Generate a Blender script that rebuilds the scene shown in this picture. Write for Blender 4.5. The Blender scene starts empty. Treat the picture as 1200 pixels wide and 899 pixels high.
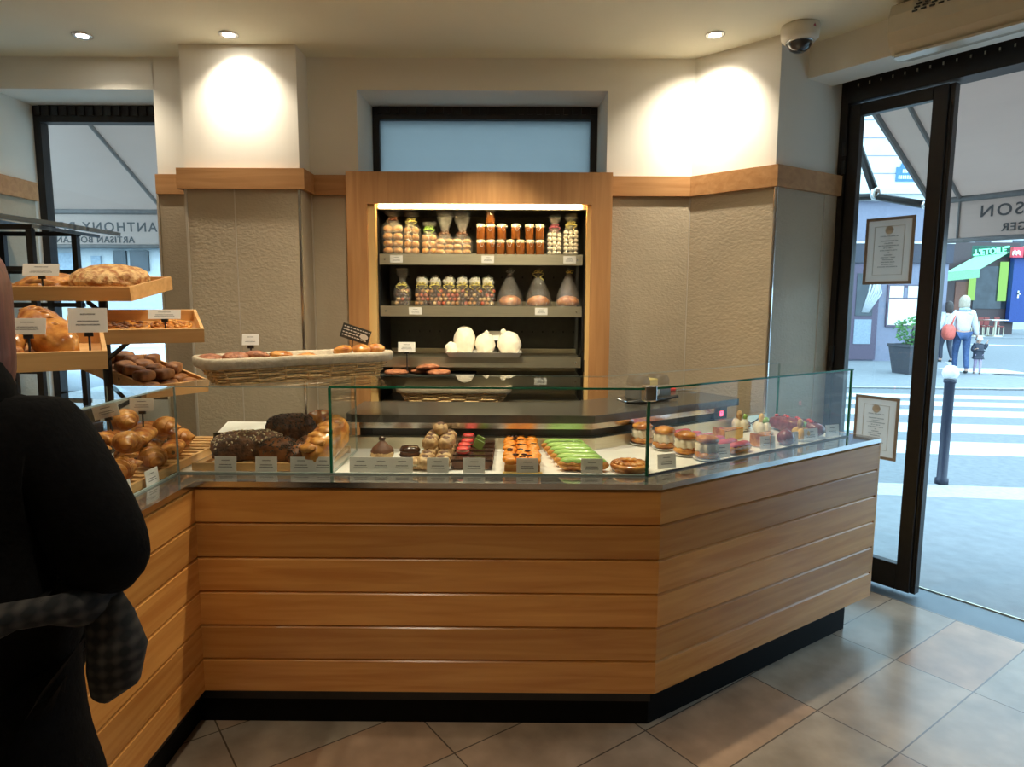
import bpy, bmesh, math, random
import numpy as np
from mathutils import Vector, Matrix, noise
random.seed(7)
C = bpy.context.scene.collection
PI = math.pi
R_ = math.radians

# ------------------------------------------------------------------ camera
F_PX, YAW, PITCH, ROLL, EYE = 783.335, 0.0044, 0.1214, -0.0052, 1.5932
def _rot(yaw, pitch, roll):
    cy, sy = math.cos(yaw), math.sin(yaw); cp, sp = math.cos(-pitch), math.sin(-pitch); cr, sr = math.cos(roll), math.sin(roll)
    return (Matrix(((cy,-sy,0),(sy,cy,0),(0,0,1))) @ Matrix(((1,0,0),(0,cp,-sp),(0,sp,cp))) @ Matrix(((cr,0,sr),(0,1,0),(-sr,0,cr))))
RM = _rot(YAW, PITCH, ROLL)
cam_d = bpy.data.cameras.new('camera'); cam = bpy.data.objects.new('camera', cam_d); C.objects.link(cam)
cam_d.sensor_width = 36; cam_d.sensor_fit = 'HORIZONTAL'; cam_d.lens = F_PX/1200*36; cam_d.clip_end = 300; cam_d.clip_start = 0.02
X_, Y_, Z_ = RM @ Vector((1,0,0)), RM @ Vector((0,0,1)), RM @ Vector((0,-1,0))
m3 = Matrix((X_, Y_, Z_)).transposed()
cam.matrix_world = Matrix.Translation((0,0,EYE)) @ m3.to_4x4()
bpy.context.scene.camera = cam
def ray(u, v): return RM @ Vector(((u-600)/F_PX, 1, -(v-449.5)/F_PX))
def at_z(u, v, z): d = ray(u, v); return Vector((0,0,EYE)) + d*((z-EYE)/d.z)
def at_y(u, v, y): d = ray(u, v); return Vector((0,0,EYE)) + d*(y/d.y)

# ------------------------------------------------------------------ materials
def _m(name):
    m = bpy.data.materials.new(name); m.use_nodes = True; nt = m.node_tree; nt.nodes.clear()
    return m, nt, nt.nodes, nt.links
def _n(nt, t, **k):
    n = nt.nodes.new(t)
    for a, b in k.items():
        if a.startswith('i_'): n.inputs[a[2:].replace('_',' ')].default_value = b
        else: setattr(n, a, b)
    return n
def c4(c): return (c[0], c[1], c[2], 1)
def mul(c, k): return tuple(max(0, min(1, x*k)) for x in c)
def pm(name, col, rough=.5, metal=0, var=.12, scale=25, bump=0, bscale=None, coat=0, stretch=(1,1,1), col2=None, spec=.5, sub=0, detail=4, trans=0):
    m, nt, N, L = _m(name)
    out = _n(nt,'ShaderNodeOutputMaterial'); b = _n(nt,'ShaderNodeBsdfPrincipled'); L.new(b.outputs[0], out.inputs[0])
    tc = _n(nt,'ShaderNodeTexCoord'); mp = _n(nt,'ShaderNodeMapping'); mp.inputs['Scale'].default_value = stretch
    L.new(tc.outputs['Object'], mp.inputs[0])
    nz = _n(nt,'ShaderNodeTexNoise'); nz.inputs['Scale'].default_value = scale; nz.inputs['Detail'].default_value = detail; L.new(mp.outputs[0], nz.inputs['Vector'])
    rp = _n(nt,'ShaderNodeValToRGB'); rp.color_ramp.elements[0].position = .3 if col2 is None else .38; rp.color_ramp.elements[1].position = .7 if col2 is None else .62
    a, c = (mul(col,1-var), mul(col,1+var)) if col2 is None else (col, col2)
    rp.color_ramp.elements[0].color = c4(a); rp.color_ramp.elements[1].color = c4(c)
    L.new(nz.outputs[0], rp.inputs[0]); L.new(rp.outputs[0], b.inputs['Base Color'])
    b.inputs['Roughness'].default_value = rough; b.inputs['Metallic'].default_value = metal; b.inputs['Coat Weight'].default_value = coat
    b.inputs['Specular IOR Level'].default_value = spec
    if sub: b.inputs['Subsurface Weight'].default_value = sub; b.inputs['Subsurface Radius'].default_value = (.02,.01,.005)
    if trans: b.inputs['Transmission Weight'].default_value = trans
    if bump:
        n2 = _n(nt,'ShaderNodeTexNoise'); n2.inputs['Scale'].default_value = bscale or scale*2; n2.inputs['Detail'].default_value = 3; L.new(mp.outputs[0], n2.inputs['Vector'])
        bp = _n(nt,'ShaderNodeBump'); bp.inputs['Strength'].default_value = bump; bp.inputs['Distance'].default_value = .01
        L.new(n2.outputs[0], bp.inputs['Height']); L.new(bp.outputs[0], b.inputs['Normal'])
    return m
def wood(name, c1, c2, axis=0, plank=None, rough=.35, var=.18, tint=None):
    m, nt, N, L = _m(name)
    out = _n(nt,'ShaderNodeOutputMaterial'); b = _n(nt,'ShaderNodeBsdfPrincipled'); L.new(b.outputs[0], out.inputs[0])
    tc = _n(nt,'ShaderNodeTexCoord'); mp = _n(nt,'ShaderNodeMapping')
    sc = [14,14,14]; sc[axis] = .9; mp.inputs['Scale'].default_value = sc
    vec = tc.outputs['Object']
    if plank:
        z0, hgt = plank
        sx = _n(nt,'ShaderNodeSeparateXYZ'); L.new(vec, sx.inputs[0])
        s1 = _n(nt,'ShaderNodeMath', operation='SUBTRACT'); s1.inputs[1].default_value = z0; L.new(sx.outputs[2], s1.inputs[0])
        s2 = _n(nt,'ShaderNodeMath', operation='DIVIDE'); s2.inputs[1].default_value = hgt; L.new(s1.outputs[0], s2.inputs[0])
        fl = _n(nt,'ShaderNodeMath', operation='FLOOR'); L.new(s2.outputs[0], fl.inputs[0])
        wn = _n(nt,'ShaderNodeTexWhiteNoise', noise_dimensions='1D'); L.new(fl.outputs[0], wn.inputs['W'])
        cb = _n(nt,'ShaderNodeCombineXYZ'); 
        k = _n(nt,'ShaderNodeMath', operation='MULTIPLY'); k.inputs[1].default_value = 37.; L.new(wn.outputs[0], k.inputs[0]); L.new(k.outputs[0], cb.inputs[0])
        ad = _n(nt,'ShaderNodeVectorMath', operation='ADD'); L.new(vec, ad.inputs[0]); L.new(cb.outputs[0], ad.inputs[1]); vec = ad.outputs[0]
    L.new(vec, mp.inputs[0])
    nz = _n(nt,'ShaderNodeTexNoise'); nz.inputs['Scale'].default_value = 2.2; nz.inputs['Detail'].default_value = 6; nz.inputs['Distortion'].default_value = .6; L.new(mp.outputs[0], nz.inputs['Vector'])
    rp = _n(nt,'ShaderNodeValToRGB'); rp.color_ramp.elements[0].position = .32; rp.color_ramp.elements[1].position = .68
    rp.color_ramp.elements[0].color = c4(c1); rp.color_ramp.elements[1].color = c4(c2); L.new(nz.outputs[0], rp.inputs[0])
    col = rp.outputs[0]
    if plank:
        mr = _n(nt,'ShaderNodeMapRange'); mr.inputs['To Min'].default_value = 1-var; mr.inputs['To Max'].default_value = 1+var*.6; L.new(wn.outputs[0], mr.inputs[0])
        hs = _n(nt,'ShaderNodeHueSaturation'); L.new(mr.outputs[0], hs.inputs['Value']); L.new(col, hs.inputs['Color']); col = hs.outputs[0]
    L.new(col, b.inputs['Base Color']); b.inputs['Roughness'].default_value = rough
    return m
def glass(name, tint=(.97,.985,.975), rough=.0, mixmin=.04, bump=0, bscale=60):
    m, nt, N, L = _m(name)
    out = _n(nt,'ShaderNodeOutputMaterial'); mx = _n(nt,'ShaderNodeMixShader'); t = _n(nt,'ShaderNodeBsdfTransparent'); g = _n(nt,'ShaderNodeBsdfGlossy')
    t.inputs[0].default_value = c4(tint); g.inputs['Roughness'].default_value = rough; g.inputs['Color'].default_value = (1,1,1,1)
    fr = _n(nt,'ShaderNodeFresnel'); fr.inputs[0].default_value = 1.5
    fac = fr.outputs[0]
    if mixmin > .05:
        mr = _n(nt,'ShaderNodeMath', operation='ADD'); mr.inputs[1].default_value = mixmin; L.new(fac, mr.inputs[0]); fac = mr.outputs[0]
    # the back side of a thin sheet must not reflect totally
    geo = _n(nt,'ShaderNodeNewGeometry'); inv = _n(nt,'ShaderNodeMath', operation='SUBTRACT'); inv.inputs[0].default_value = 1; L.new(geo.outputs['Backfacing'], inv.inputs[1])
    ml = _n(nt,'ShaderNodeMath', operation='MULTIPLY'); L.new(fac, ml.inputs[0]); L.new(inv.outputs[0], ml.inputs[1])
    if bump:
        nz = _n(nt,'ShaderNodeTexNoise'); nz.inputs['Scale'].default_value = bscale; tc = _n(nt,'ShaderNodeTexCoord'); L.new(tc.outputs['Object'], nz.inputs['Vector'])
        bp = _n(nt,'ShaderNodeBump'); bp.inputs['Strength'].default_value = bump; bp.inputs['Distance'].default_value = .02
        L.new(nz.outputs[0], bp.inputs['Height']); L.new(bp.outputs[0], g.inputs['Normal'])
    L.new(ml.outputs[0], mx.inputs[0]); L.new(t.outputs[0], mx.inputs[1]); L.new(g.outputs[0], mx.inputs[2]); L.new(mx.outputs[0], out.inputs[0])
    return m
def film(name, tr, df, gl, rough=.12, bscale=40):
    m, nt, N, L = _m(name); out = _n(nt,'ShaderNodeOutputMaterial'); t = _n(nt,'ShaderNodeBsdfTransparent'); d = _n(nt,'ShaderNodeBsdfDiffuse'); g = _n(nt,'ShaderNodeBsdfGlossy'); m1 = _n(nt,'ShaderNodeMixShader'); m2 = _n(nt,'ShaderNodeMixShader')
    d.inputs[0].default_value = (.9,.89,.84,1); g.inputs['Roughness'].default_value = rough
    nz = _n(nt,'ShaderNodeTexNoise'); nz.inputs['Scale'].default_value = bscale; tc = _n(nt,'ShaderNodeTexCoord'); L.new(tc.outputs['Object'], nz.inputs['Vector'])
    bp = _n(nt,'ShaderNodeBump'); bp.inputs['Strength'].default_value = 1; bp.inputs['Distance'].default_value = .02; L.new(nz.outputs[0], bp.inputs['Height']); L.new(bp.outputs[0], g.inputs['Normal'])
    m1.inputs[0].default_value = gl/(gl+df); m2.inputs[0].default_value = 1-tr
    L.new(d.outputs[0],m1.inputs[1]); L.new(g.outputs[0],m1.inputs[2]); L.new(t.outputs[0],m2.inputs[1]); L.new(m1.outputs[0],m2.inputs[2]); L.new(m2.outputs[0],out.inputs[0]); return m
def emit(name, col, s):
    m, nt, N, L = _m(name); out = _n(nt,'ShaderNodeOutputMaterial'); e = _n(nt,'ShaderNodeEmission'); e.inputs[0].default_value = c4(col); e.inputs[1].default_value = s
    nz = _n(nt,'ShaderNodeTexNoise'); L.new(e.outputs[0], out.inputs[0]); return m
def fabric(name, col, tr=.5, var=.05):
    m, nt, N, L = _m(name); out = _n(nt,'ShaderNodeOutputMaterial'); mx = _n(nt,'ShaderNodeMixShader'); d = _n(nt,'ShaderNodeBsdfDiffuse'); t = _n(nt,'ShaderNodeBsdfTranslucent')
    nz = _n(nt,'ShaderNodeTexNoise'); nz.inputs['Scale'].default_value = 9; rp = _n(nt,'ShaderNodeValToRGB'); rp.color_ramp.elements[0].color = c4(mul(col,1-var)); rp.color_ramp.elements[1].color = c4(mul(col,1+var))
    L.new(nz.outputs[0], rp.inputs[0]); L.new(rp.outputs[0], d.inputs[0]); L.new(rp.outputs[0], t.inputs[0]); mx.inputs[0].default_value = tr
    L.new(d.outputs[0], mx.inputs[1]); L.new(t.outputs[0], mx.inputs[2]); L.new(mx.outputs[0], out.inputs[0]); return m
def card_mat(name, paper=(.8,.79,.76), ink=(.25,.25,.25), hz=120., width=.7, trans=0):
    """paper with a few short printed lines; local x = across, z = up (0 at the foot)"""
    m, nt, N, L = _m(name); out = _n(nt,'ShaderNodeOutputMaterial'); b = _n(nt,'ShaderNodeBsdfPrincipled'); L.new(b.outputs[0], out.inputs[0])
    tc = _n(nt,'ShaderNodeTexCoord'); sx = _n(nt,'ShaderNodeSeparateXYZ'); L.new(tc.outputs['Generated'], sx.inputs[0])
    def math_(op, a, bb):
        n = _n(nt,'ShaderNodeMath', operation=op)
        for i, q in enumerate((a, bb)):
            if q is None: continue
            if isinstance(q, (int, float)): n.inputs[i].default_value = q
            else: L.new(q, n.inputs[i])
        return n.outputs[0]
    zz = math_('MULTIPLY', sx.outputs[2], hz); fr = math_('FRACT', zz, None); row = math_('FLOOR', zz, None)
    on = math_('LESS_THAN', fr, .42)
    wn = _n(nt,'ShaderNodeTexWhiteNoise', noise_dimensions='1D'); L.new(row, wn.inputs['W'])
    half = math_('MULTIPLY', wn.outputs[0], width*.5)
    dx = math_('ABSOLUTE', math_('SUBTRACT', sx.outputs[0], .5), None)
    inx = math_('LESS_THAN', dx, half)
    inz = math_('MULTIPLY', math_('GREATER_THAN', sx.outputs[2], .22), math_('LESS_THAN', sx.outputs[2], .8))
    nz = _n(nt,'ShaderNodeTexNoise'); nz.inputs['Scale'].default_value = 45; L.new(tc.outputs['Generated'], nz.inputs['Vector'])
    brk = math_('GREATER_THAN', nz.outputs[0], .42)
    f = math_('MULTIPLY', math_('MULTIPLY', on, inx), math_('MULTIPLY', inz, brk))
    if trans:
        tl = _n(nt,'ShaderNodeBsdfTranslucent'); ms = _n(nt,'ShaderNodeMixShader'); ms.inputs[0].default_value = trans; L.new(b.outputs[0],ms.inputs[1]); L.new(tl.outputs[0],ms.inputs[2]); L.new(ms.outputs[0],out.inputs[0])
    mx = _n(nt,'ShaderNodeMix', data_type='RGBA'); L.new(f, mx.inputs[0]); mx.inputs[6].default_value = c4(paper); mx.inputs[7].default_value = c4(ink)
    L.new(mx.outputs[2], b.inputs['Base Color']); b.inputs['Roughness'].default_value = .5
    if trans: L.new(mx.outputs[2], tl.inputs[0])
    return m

M = {}
M['plaster'] = pm('white_plaster', (.84,.81,.73), .8, var=.02, scale=4)
M['ceiling'] = pm('ceiling_paint', (.84,.83,.68), .85, var=.02, scale=3)
M['wainscot'] = pm('embossed_wall_covering', (.48,.40,.285), .55, var=.05, scale=8, bump=.30, bscale=85, stretch=(.6,.6,1))
M['joint'] = pm('pale_joint_strip', (.62,.57,.48), .3, .3, var=.03)
M['chrome'] = pm('polished_steel', (.72,.72,.72), .18, 1, var=.03)
M['steel'] = pm('brushed_steel', (.66,.62,.48), .38, 1, var=.06, scale=30, stretch=(.2,1,8))
M['trim'] = wood('oak_trim', (.43,.205,.072), (.56,.30,.125), 0, rough=.4)
M['oak_v'] = wood('oak_upright', (.41,.19,.068), (.52,.265,.105), 2, rough=.4)
M['oak_liner'] = wood('pale_oak_liner', (.66,.42,.16), (.76,.52,.22), 2, rough=.4)
M['planks'] = wood('varnished_maple_planks', (.50,.205,.048), (.65,.315,.083), 0, plank=(.15,.13), rough=.25, var=.18)
M['tray'] = wood('beech_tray', (.60,.33,.12), (.74,.45,.19), 0, rough=.45)
M['black'] = pm('black_lacquer', (.012,.011,.011), .35, var=.2)
M['plinth'] = pm('black_plinth', (.003,.003,.003), .6, var=.2, spec=.1)
M['frame'] = pm('dark_bronze_metal', (.022,.018,.017), .4, .3, var=.15)
M['ledge'] = pm('polished_stone_ledge', (.30,.29,.27), .06, .75, var=.05, scale=60)
M['deck'] = pm('white_display_deck', (.86,.84,.78), .25, var=.02)
M['slab'] = pm('dark_stone_worktop', (.065,.060,.05), .22, var=.2, scale=60, spec=.8)
M['glass'] = glass('clear_glass')
M['glass_edge'] = pm('green_glass_edge', (.015,.16,.085), .08, var=.1)
M['glass_pale'] = pm('pale_glass_edge', (.32,.40,.38), .1, var=.1)
M['pane'] = glass('window_glass', (.95,.97,.97))
M['cello'] = film('cellophane', .82, .06, .12, .08, 60)
M['cello_pack'] = film('stiff_cellophane', .85, .055, .095)
M['frost'] = fabric('frosted_glass', (.50,.51,.50), .85, .03)
M['awning'] = fabric('awning_canvas', (.66,.54,.48), .42, .04)
M['awning_hem'] = pm('grey_hem', (.20,.18,.17), .8)
M['letter'] = pm('grey_lettering', (.11,.10,.10), .7)
M['card'] = card_mat('printed_card', (.92,.91,.88), hz=7, trans=.35)
M['card_big'] = card_mat('printed_sheet', (.88,.84,.80), (.5,.48,.46), hz=26, width=.5, trans=.5)
M['white'] = pm('white_porcelain', (.85,.84,.80), .25, var=.02)
M['paper'] = pm('white_paper', (.85,.84,.80), .7, var=.03)
M['wicker'] = pm('wicker_cane', (.74,.52,.25), .55, var=.25, scale=60)
M['linen'] = pm('linen_lining', (.47,.40,.29), .85, var=.12, scale=40, bump=.3)
M['crust'] = pm('golden_crust', (.36,.11,.02), .36, col2=(.66,.31,.07), scale=28, bump=.35, bscale=60)
M['crust_glossy'] = pm('glazed_crust', (.34,.10,.02), .22, col2=(.70,.32,.07), scale=18, bump=.15, bscale=40, coat=.3)
M['crust_dark'] = pm('dark_crust', (.10,.035,.015), .45, col2=(.30,.11,.035), scale=26, bump=.4, bscale=60)
M['flatbread'] = pm('speckled_flatbread', (.40,.15,.04), .5, col2=(.76,.50,.22), scale=45, bump=.6, bscale=70)
M['seeded'] = pm('seeded_crust', (.07,.03,.014), .5, col2=(.22,.09,.035), scale=50, bump=.5, bscale=80)
M['seed'] = pm('pale_seeds', (.78,.66,.44), .5)
M['darkseed'] = pm('dark_seeds', (.05,.04,.03), .5)
M['choco'] = pm('dark_chocolate', (.045,.016,.008), .22, var=.25, coat=.3)
M['cocoa'] = pm('cocoa_biscuit', (.14,.055,.025), .6, var=.25, bump=.3)
M['choux'] = pm('choux_pastry', (.36,.20,.08), .5, col2=(.66,.45,.22), scale=40, bump=.4)
M['cream'] = pm('whipped_cream', (.80,.72,.55), .45, var=.06, bump=.2)
M['custard'] = pm('baked_custard', (.74,.46,.12), .35, var=.12)
M['pink'] = pm('pink_icing', (.58,.13,.18), .25, var=.1, coat=.4)
M['red'] = pm('raspberry_red', (.72,.06,.05), .3, var=.12, coat=.2)
M['berry'] = pm('dark_berry_glaze', (.22,.05,.06), .25, var=.3, scale=60, coat=.4)
M['appl_grey'] = pm('grey_appliance',(.16,.16,.15),.35)
M['grey_panel'] = pm('grey_back_sheet',(.62,.64,.66),.5)
M['blue_slats'] = wood('blue_grey_slats',(.16,.21,.26),(.28,.35,.41),0)
M['cloth_grey'] = pm('grey_cloth',(.42,.45,.47),.8,var=.15)
M['cake_brown'] = pm('brown_cake',(.16,.055,.018),.5,col2=(.46,.21,.07),scale=14,bump=.4)
M['cookie_dark'] = pm('brown_cookie',(.24,.08,.035),.55,col2=(.42,.17,.08),scale=40,bump=.5)
M['green'] = pm('pistachio_icing', (.33,.55,.13), .22, var=.08, coat=.5)
M['orange'] = pm('apricot_glaze', (.85,.28,.03), .25, var=.2, scale=50, coat=.4)
M['caramel'] = pm('caramel_jam', (.23,.072,.014), .2, var=.15)
M['gold'] = pm('gold_card', (.80,.55,.16), .35, .7)
M['marsh'] = pm('white_marshmallow', (.86,.80,.66), .6, var=.05)
M['mering'] = pm('meringue', (.88,.82,.68), .6, var=.06, bump=.2)
M['biscuit'] = pm('sugared_biscuit', (.42,.16,.03), .55, col2=(.72,.38,.10), scale=50, bump=.4)
M['slate'] = pm('slate_board', (.05,.05,.045), .5, var=.2)
M['ribbon_y'] = pm('yellow_ribbon', (.80,.66,.16), .4)
M['ribbon_r'] = pm('raspberry_ribbon', (.55,.10,.16), .4)
M['ribbon_g'] = pm('green_ribbon', (.45,.75,.12), .4)
M['ribbon_b'] = pm('brown_ribbon', (.20,.07,.03), .4)
M['blackplastic'] = pm('black_plastic', (.02,.02,.02), .4)
M['asphalt'] = pm('asphalt', (.20,.215,.225), .8, var=.12, scale=14, bump=.2, bscale=120)
M['pave'] = pm('pavement_asphalt', (.255,.27,.28), .75, var=.10, scale=10, bump=.15, bscale=150)
M['kerbstone'] = pm('granite_kerb', (.46,.46,.45), .7, var=.1)
M['roadpaint'] = pm('white_road_paint', (.66,.66,.64), .7, var=.06, scale=12)
M['sill'] = pm('zinc_door_sill', (.16,.19,.21), .45, .4, var=.08, scale=10)

# ------------------------------------------------------------------ mesh builder
class MB:
    def __init__(s): s.b = bmesh.new(); s.mi = 0
    def _t(s, vs, mat):
        for v in vs: v.co = mat @ v.co
    def _faces(s, before):
        for f in s.b.faces:
            if f.index < 0 or f not in before: pass
    def quad(s, ps, mi=None):
        vs = [s.b.verts.new(p) for p in ps]; f = s.b.faces.new(vs); f.material_index = s.mi if mi is None else mi; return f
    def box(s, c, d, rot=None, bev=0):
        x, y, z = d[0]/2, d[1]/2, d[2]/2
        t = Matrix.Translation(c) @ (rot.to_4x4() if rot is not None else Matrix.Identity(4))
        if bev:
            r = bmesh.ops.create_cube(s.b, size=1); vs = r['verts']
            for v in vs: v.co = Vector((v.co.x*d[0], v.co.y*d[1], v.co.z*d[2]))
            es = list({e for v in vs for e in v.link_edges})
            r2 = bmesh.ops.bevel(s.b, geom=es, offset=bev, segments=2, affect='EDGES', profile=.5)
            vv = list({v for f in r2['faces'] for v in f.verts} | {v for v in vs if v.is_valid})
            # all verts connected
            seen = set(); st = [vv[0]]
            while st:
                v = st.pop()
                if v in seen: continue
                seen.add(v); st += [e.other_vert(v) for e in v.link_edges]
            s._t(seen, t)
            for v in seen:
                for f in v.link_faces: f.material_index = s.mi
            return s
        P = [t @ Vector((a, b, c_)) for a in (-x,x) for b in (-y,y) for c_ in (-z,z)]
        vs = [s.b.verts.new(p) for p in P]
        for f in ((0,1,3,2),(4,6,7,5),(0,4,5,1),(2,3,7,6),(0,2,6,4),(1,5,7,3)):
            s.b.faces.new([vs[i] for i in f]).material_index = s.mi
        return s
    def bb(s, x0, x1, y0, y1, z0, z1, bev=0): return s.box(((x0+x1)/2,(y0+y1)/2,(z0+z1)/2), (x1-x0,y1-y0,z1-z0), None, bev)
    def prism(s, poly, z0, z1):
        a = [s.b.verts.new((p[0],p[1],z0)) for p in poly]; b = [s.b.verts.new((p[0],p[1],z1)) for p in poly]; n = len(poly)
        for i in range(n): s.b.faces.new((a[i],a[(i+1)%n],b[(i+1)%n],b[i])).material_index = s.mi
        s.b.faces.new(a[::-1]).material_index = s.mi; s.b.faces.new(b).material_index = s.mi
        return s
    def rings(s, rs, cap=True, close=True):
        V = [[s.b.verts.new(p) for p in r] for r in rs]; n = len(V[0])
        for i in range(len(V)-1):
            for j in range(n if close else n-1):
                s.b.faces.new((V[i][j],V[i][(j+1)%n],V[i+1][(j+1)%n],V[i+1][j])).material_index = s.mi
        if cap and close:
            s.b.faces.new(V[0][::-1]).material_index = s.mi; s.b.faces.new(V[-1]).material_index = s.mi
        return s
    def lathe(s, prof, c=(0,0,0), seg=20):
        return s.rings([[(c[0]+r*math.cos(2*PI*k/seg), c[1]+r*math.sin(2*PI*k/seg), c[2]+z) for k in range(seg)] for r, z in prof])
    def tube(s, path, r, seg=8, cap=True):
        path = [Vector(p) for p in path]; rs = []; n = len(path); prev = None
        rr = r if isinstance(r, (list, tuple)) else [r]*n
        for i, p in enumerate(path):
            t = (path[min(i+1,n-1)]-path[max(i-1,0)]).normalized()
            if prev is None: u = t.orthogonal().normalized()
            else: u = (prev - t*prev.dot(t)); u = u.normalized() if u.length > 1e-6 else t.orthogonal().normalized()
            prev = u; w = t.cross(u)
            rs.append([p + u*(rr[i]*math.cos(2*PI*k/seg)) + w*(rr[i]*math.sin(2*PI*k/seg)) for k in range(seg)])
        return s.rings(rs, cap)
    def lump(s, c, r, sub=3, amp=.08, fr=3., seed=0, flat=None, rot=None, power=1):
        q = bmesh.ops.create_icosphere(s.b, subdivisions=sub, radius=1); off = Vector((seed*3.1, seed*1.7, seed*.9))
        for v in q['verts']:
            d = v.co.normalized(); k = 1 + amp*noise.noise(d*fr + off) + (amp*.35*noise.noise(d*fr*3.1 + off) if sub > 2 else 0)
            if power != 1: d = Vector([math.copysign(abs(x)**power, x) for x in d])
            p = Vector((d.x*r[0]*k, d.y*r[1]*k, d.z*r[2]*k))
            if flat is not None and p.z < flat*r[2]: p.z = flat*r[2] + (p.z-flat*r[2])*.12
            if rot is not None: p = rot @ p
            v.co = Vector(c)+p
            for f in v.link_faces: f.material_index = s.mi
        return s
    def build(s, name, mats, parent=None, smooth=False, kind=None):
        me = bpy.data.meshes.new(name); bmesh.ops.recalc_face_normals(s.b, faces=s.b.faces[:]); s.b.to_mesh(me); s.b.free()
        for m in (mats if isinstance(mats, (list, tuple)) else [mats]): me.materials.append(M[m] if isinstance(m, str) else m)
        if smooth:
            for p in me.polygons: p.use_smooth = True
        o = bpy.data.objects.new(name, me); C.objects.link(o)
        if parent is not None: o.parent = parent
        if kind: o['kind'] = kind
        return o
def tag(o, label, cat, group=None):
    o['label'] = label; o['category'] = cat
    if group: o['group'] = group
    return o
def thing(name, label, cat, loc=(0,0,0), rz=0, group=None, rot=None):
    o = bpy.data.objects.new(name, None); o.empty_display_size = .05; C.objects.link(o); o.location = loc
    o.rotation_euler = rot if rot else (0,0,rz)
    return tag(o, label, cat, group)
def struct(name, mb, m, parent=None, smooth=False):
    o = mb.build(name, m, parent, smooth)
    if parent is None: o['kind'] = 'structure'
    return o
def copy_tree(o, parent=None):
    c = o.copy(); C.objects.link(c)
    if parent is not None: c.parent = parent
    for ch in list(o.children): copy_tree(ch, c)
    return c
def dup(o, loc, rz=None, label=None, group=None, rot=None, scale=None):
    c = copy_tree(o); c.location = loc
    if rz is not None: c.rotation_euler = (0,0,rz)
    if rot is not None: c.rotation_euler = rot
    if scale is not None: c.scale = (scale,)*3 if not isinstance(scale, tuple) else scale
    if label: c['label'] = label
    if group: c['group'] = group
    return c
def text(s, name, size, mat, loc, rot, parent=None, extrude=.002, align='CENTER', sp=1.0):
    cu = bpy.data.curves.new(name, 'FONT'); cu.body = s; cu.size = size; cu.extrude = extrude; cu.offset = size*.012; cu.align_x = align; cu.align_y = 'CENTER'; cu.space_character = sp
    cu.materials.append(M[mat] if isinstance(mat, str) else mat); tmp = bpy.data.objects.new(name, cu); C.objects.link(tmp)
    dg = bpy.context.evaluated_depsgraph_get(); dg.update(); me = bpy.data.meshes.new_from_object(tmp.evaluated_get(dg)); me.name = name; bpy.data.objects.remove(tmp); bpy.data.curves.remove(cu)
    o = bpy.data.objects.new(name, me); C.objects.link(o)
    o.location = loc; o.rotation_euler = rot
    if parent is not None: o.parent = parent
    return o
ORD = ['first','second','third','fourth','fifth','sixth','seventh','eighth','ninth','tenth','eleventh','twelfth']

# ------------------------------------------------------------------ door frame of reference
DP = Vector((1.7626, 3.8928)); TH = .9313; DT = Vector((math.cos(TH), -math.sin(TH))); DN = Vector((math.sin(TH), math.cos(TH)))
def D(t, o, z): p = DP + DT*t + DN*o; return Vector((p.x, p.y, z))
DOOR_RZ = -TH        # local x = along the door wall, local y = outwards

def path_strip(mb, path, o0, o1, z0, z1):
    """strip along a wall path, room on the right hand of the path, from o0 to o1 in front of it"""
    P = [Vector(p) for p in path]; n = len(P); A = []; B = []
    for i in range(n):
        nr = []
        if i > 0: d = (P[i]-P[i-1]).normalized(); nr.append(Vector((d.y,-d.x)))
        if i < n-1: d = (P[i+1]-P[i]).normalized(); nr.append(Vector((d.y,-d.x)))
        if len(nr) == 2:
            bi = (nr[0]+nr[1]).normalized(); k = 1/max(.3, bi.dot(nr[0])); v = bi*k
        else: v = nr[0]
        A.append(P[i]+v*o0); B.append(P[i]+v*o1)
    mb.rings([[(a.x,a.y,z0),(b.x,b.y,z0),(b.x,b.y,z1),(a.x,a.y,z1)] for a, b in zip(A, B)])
    return mb
M['lamp'] = emit('lamp_glow', (1,.93,.80), 80)
M['camera_white'] = pm('camera_housing',(.72,.68,.58),.4,var=.02)
M['dome_dark'] = pm('smoked_dome',(.03,.03,.035),.06,var=.1,coat=.5)
M['appliance'] = pm('cream_appliance',(.62,.57,.46),.25,var=.02)
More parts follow.
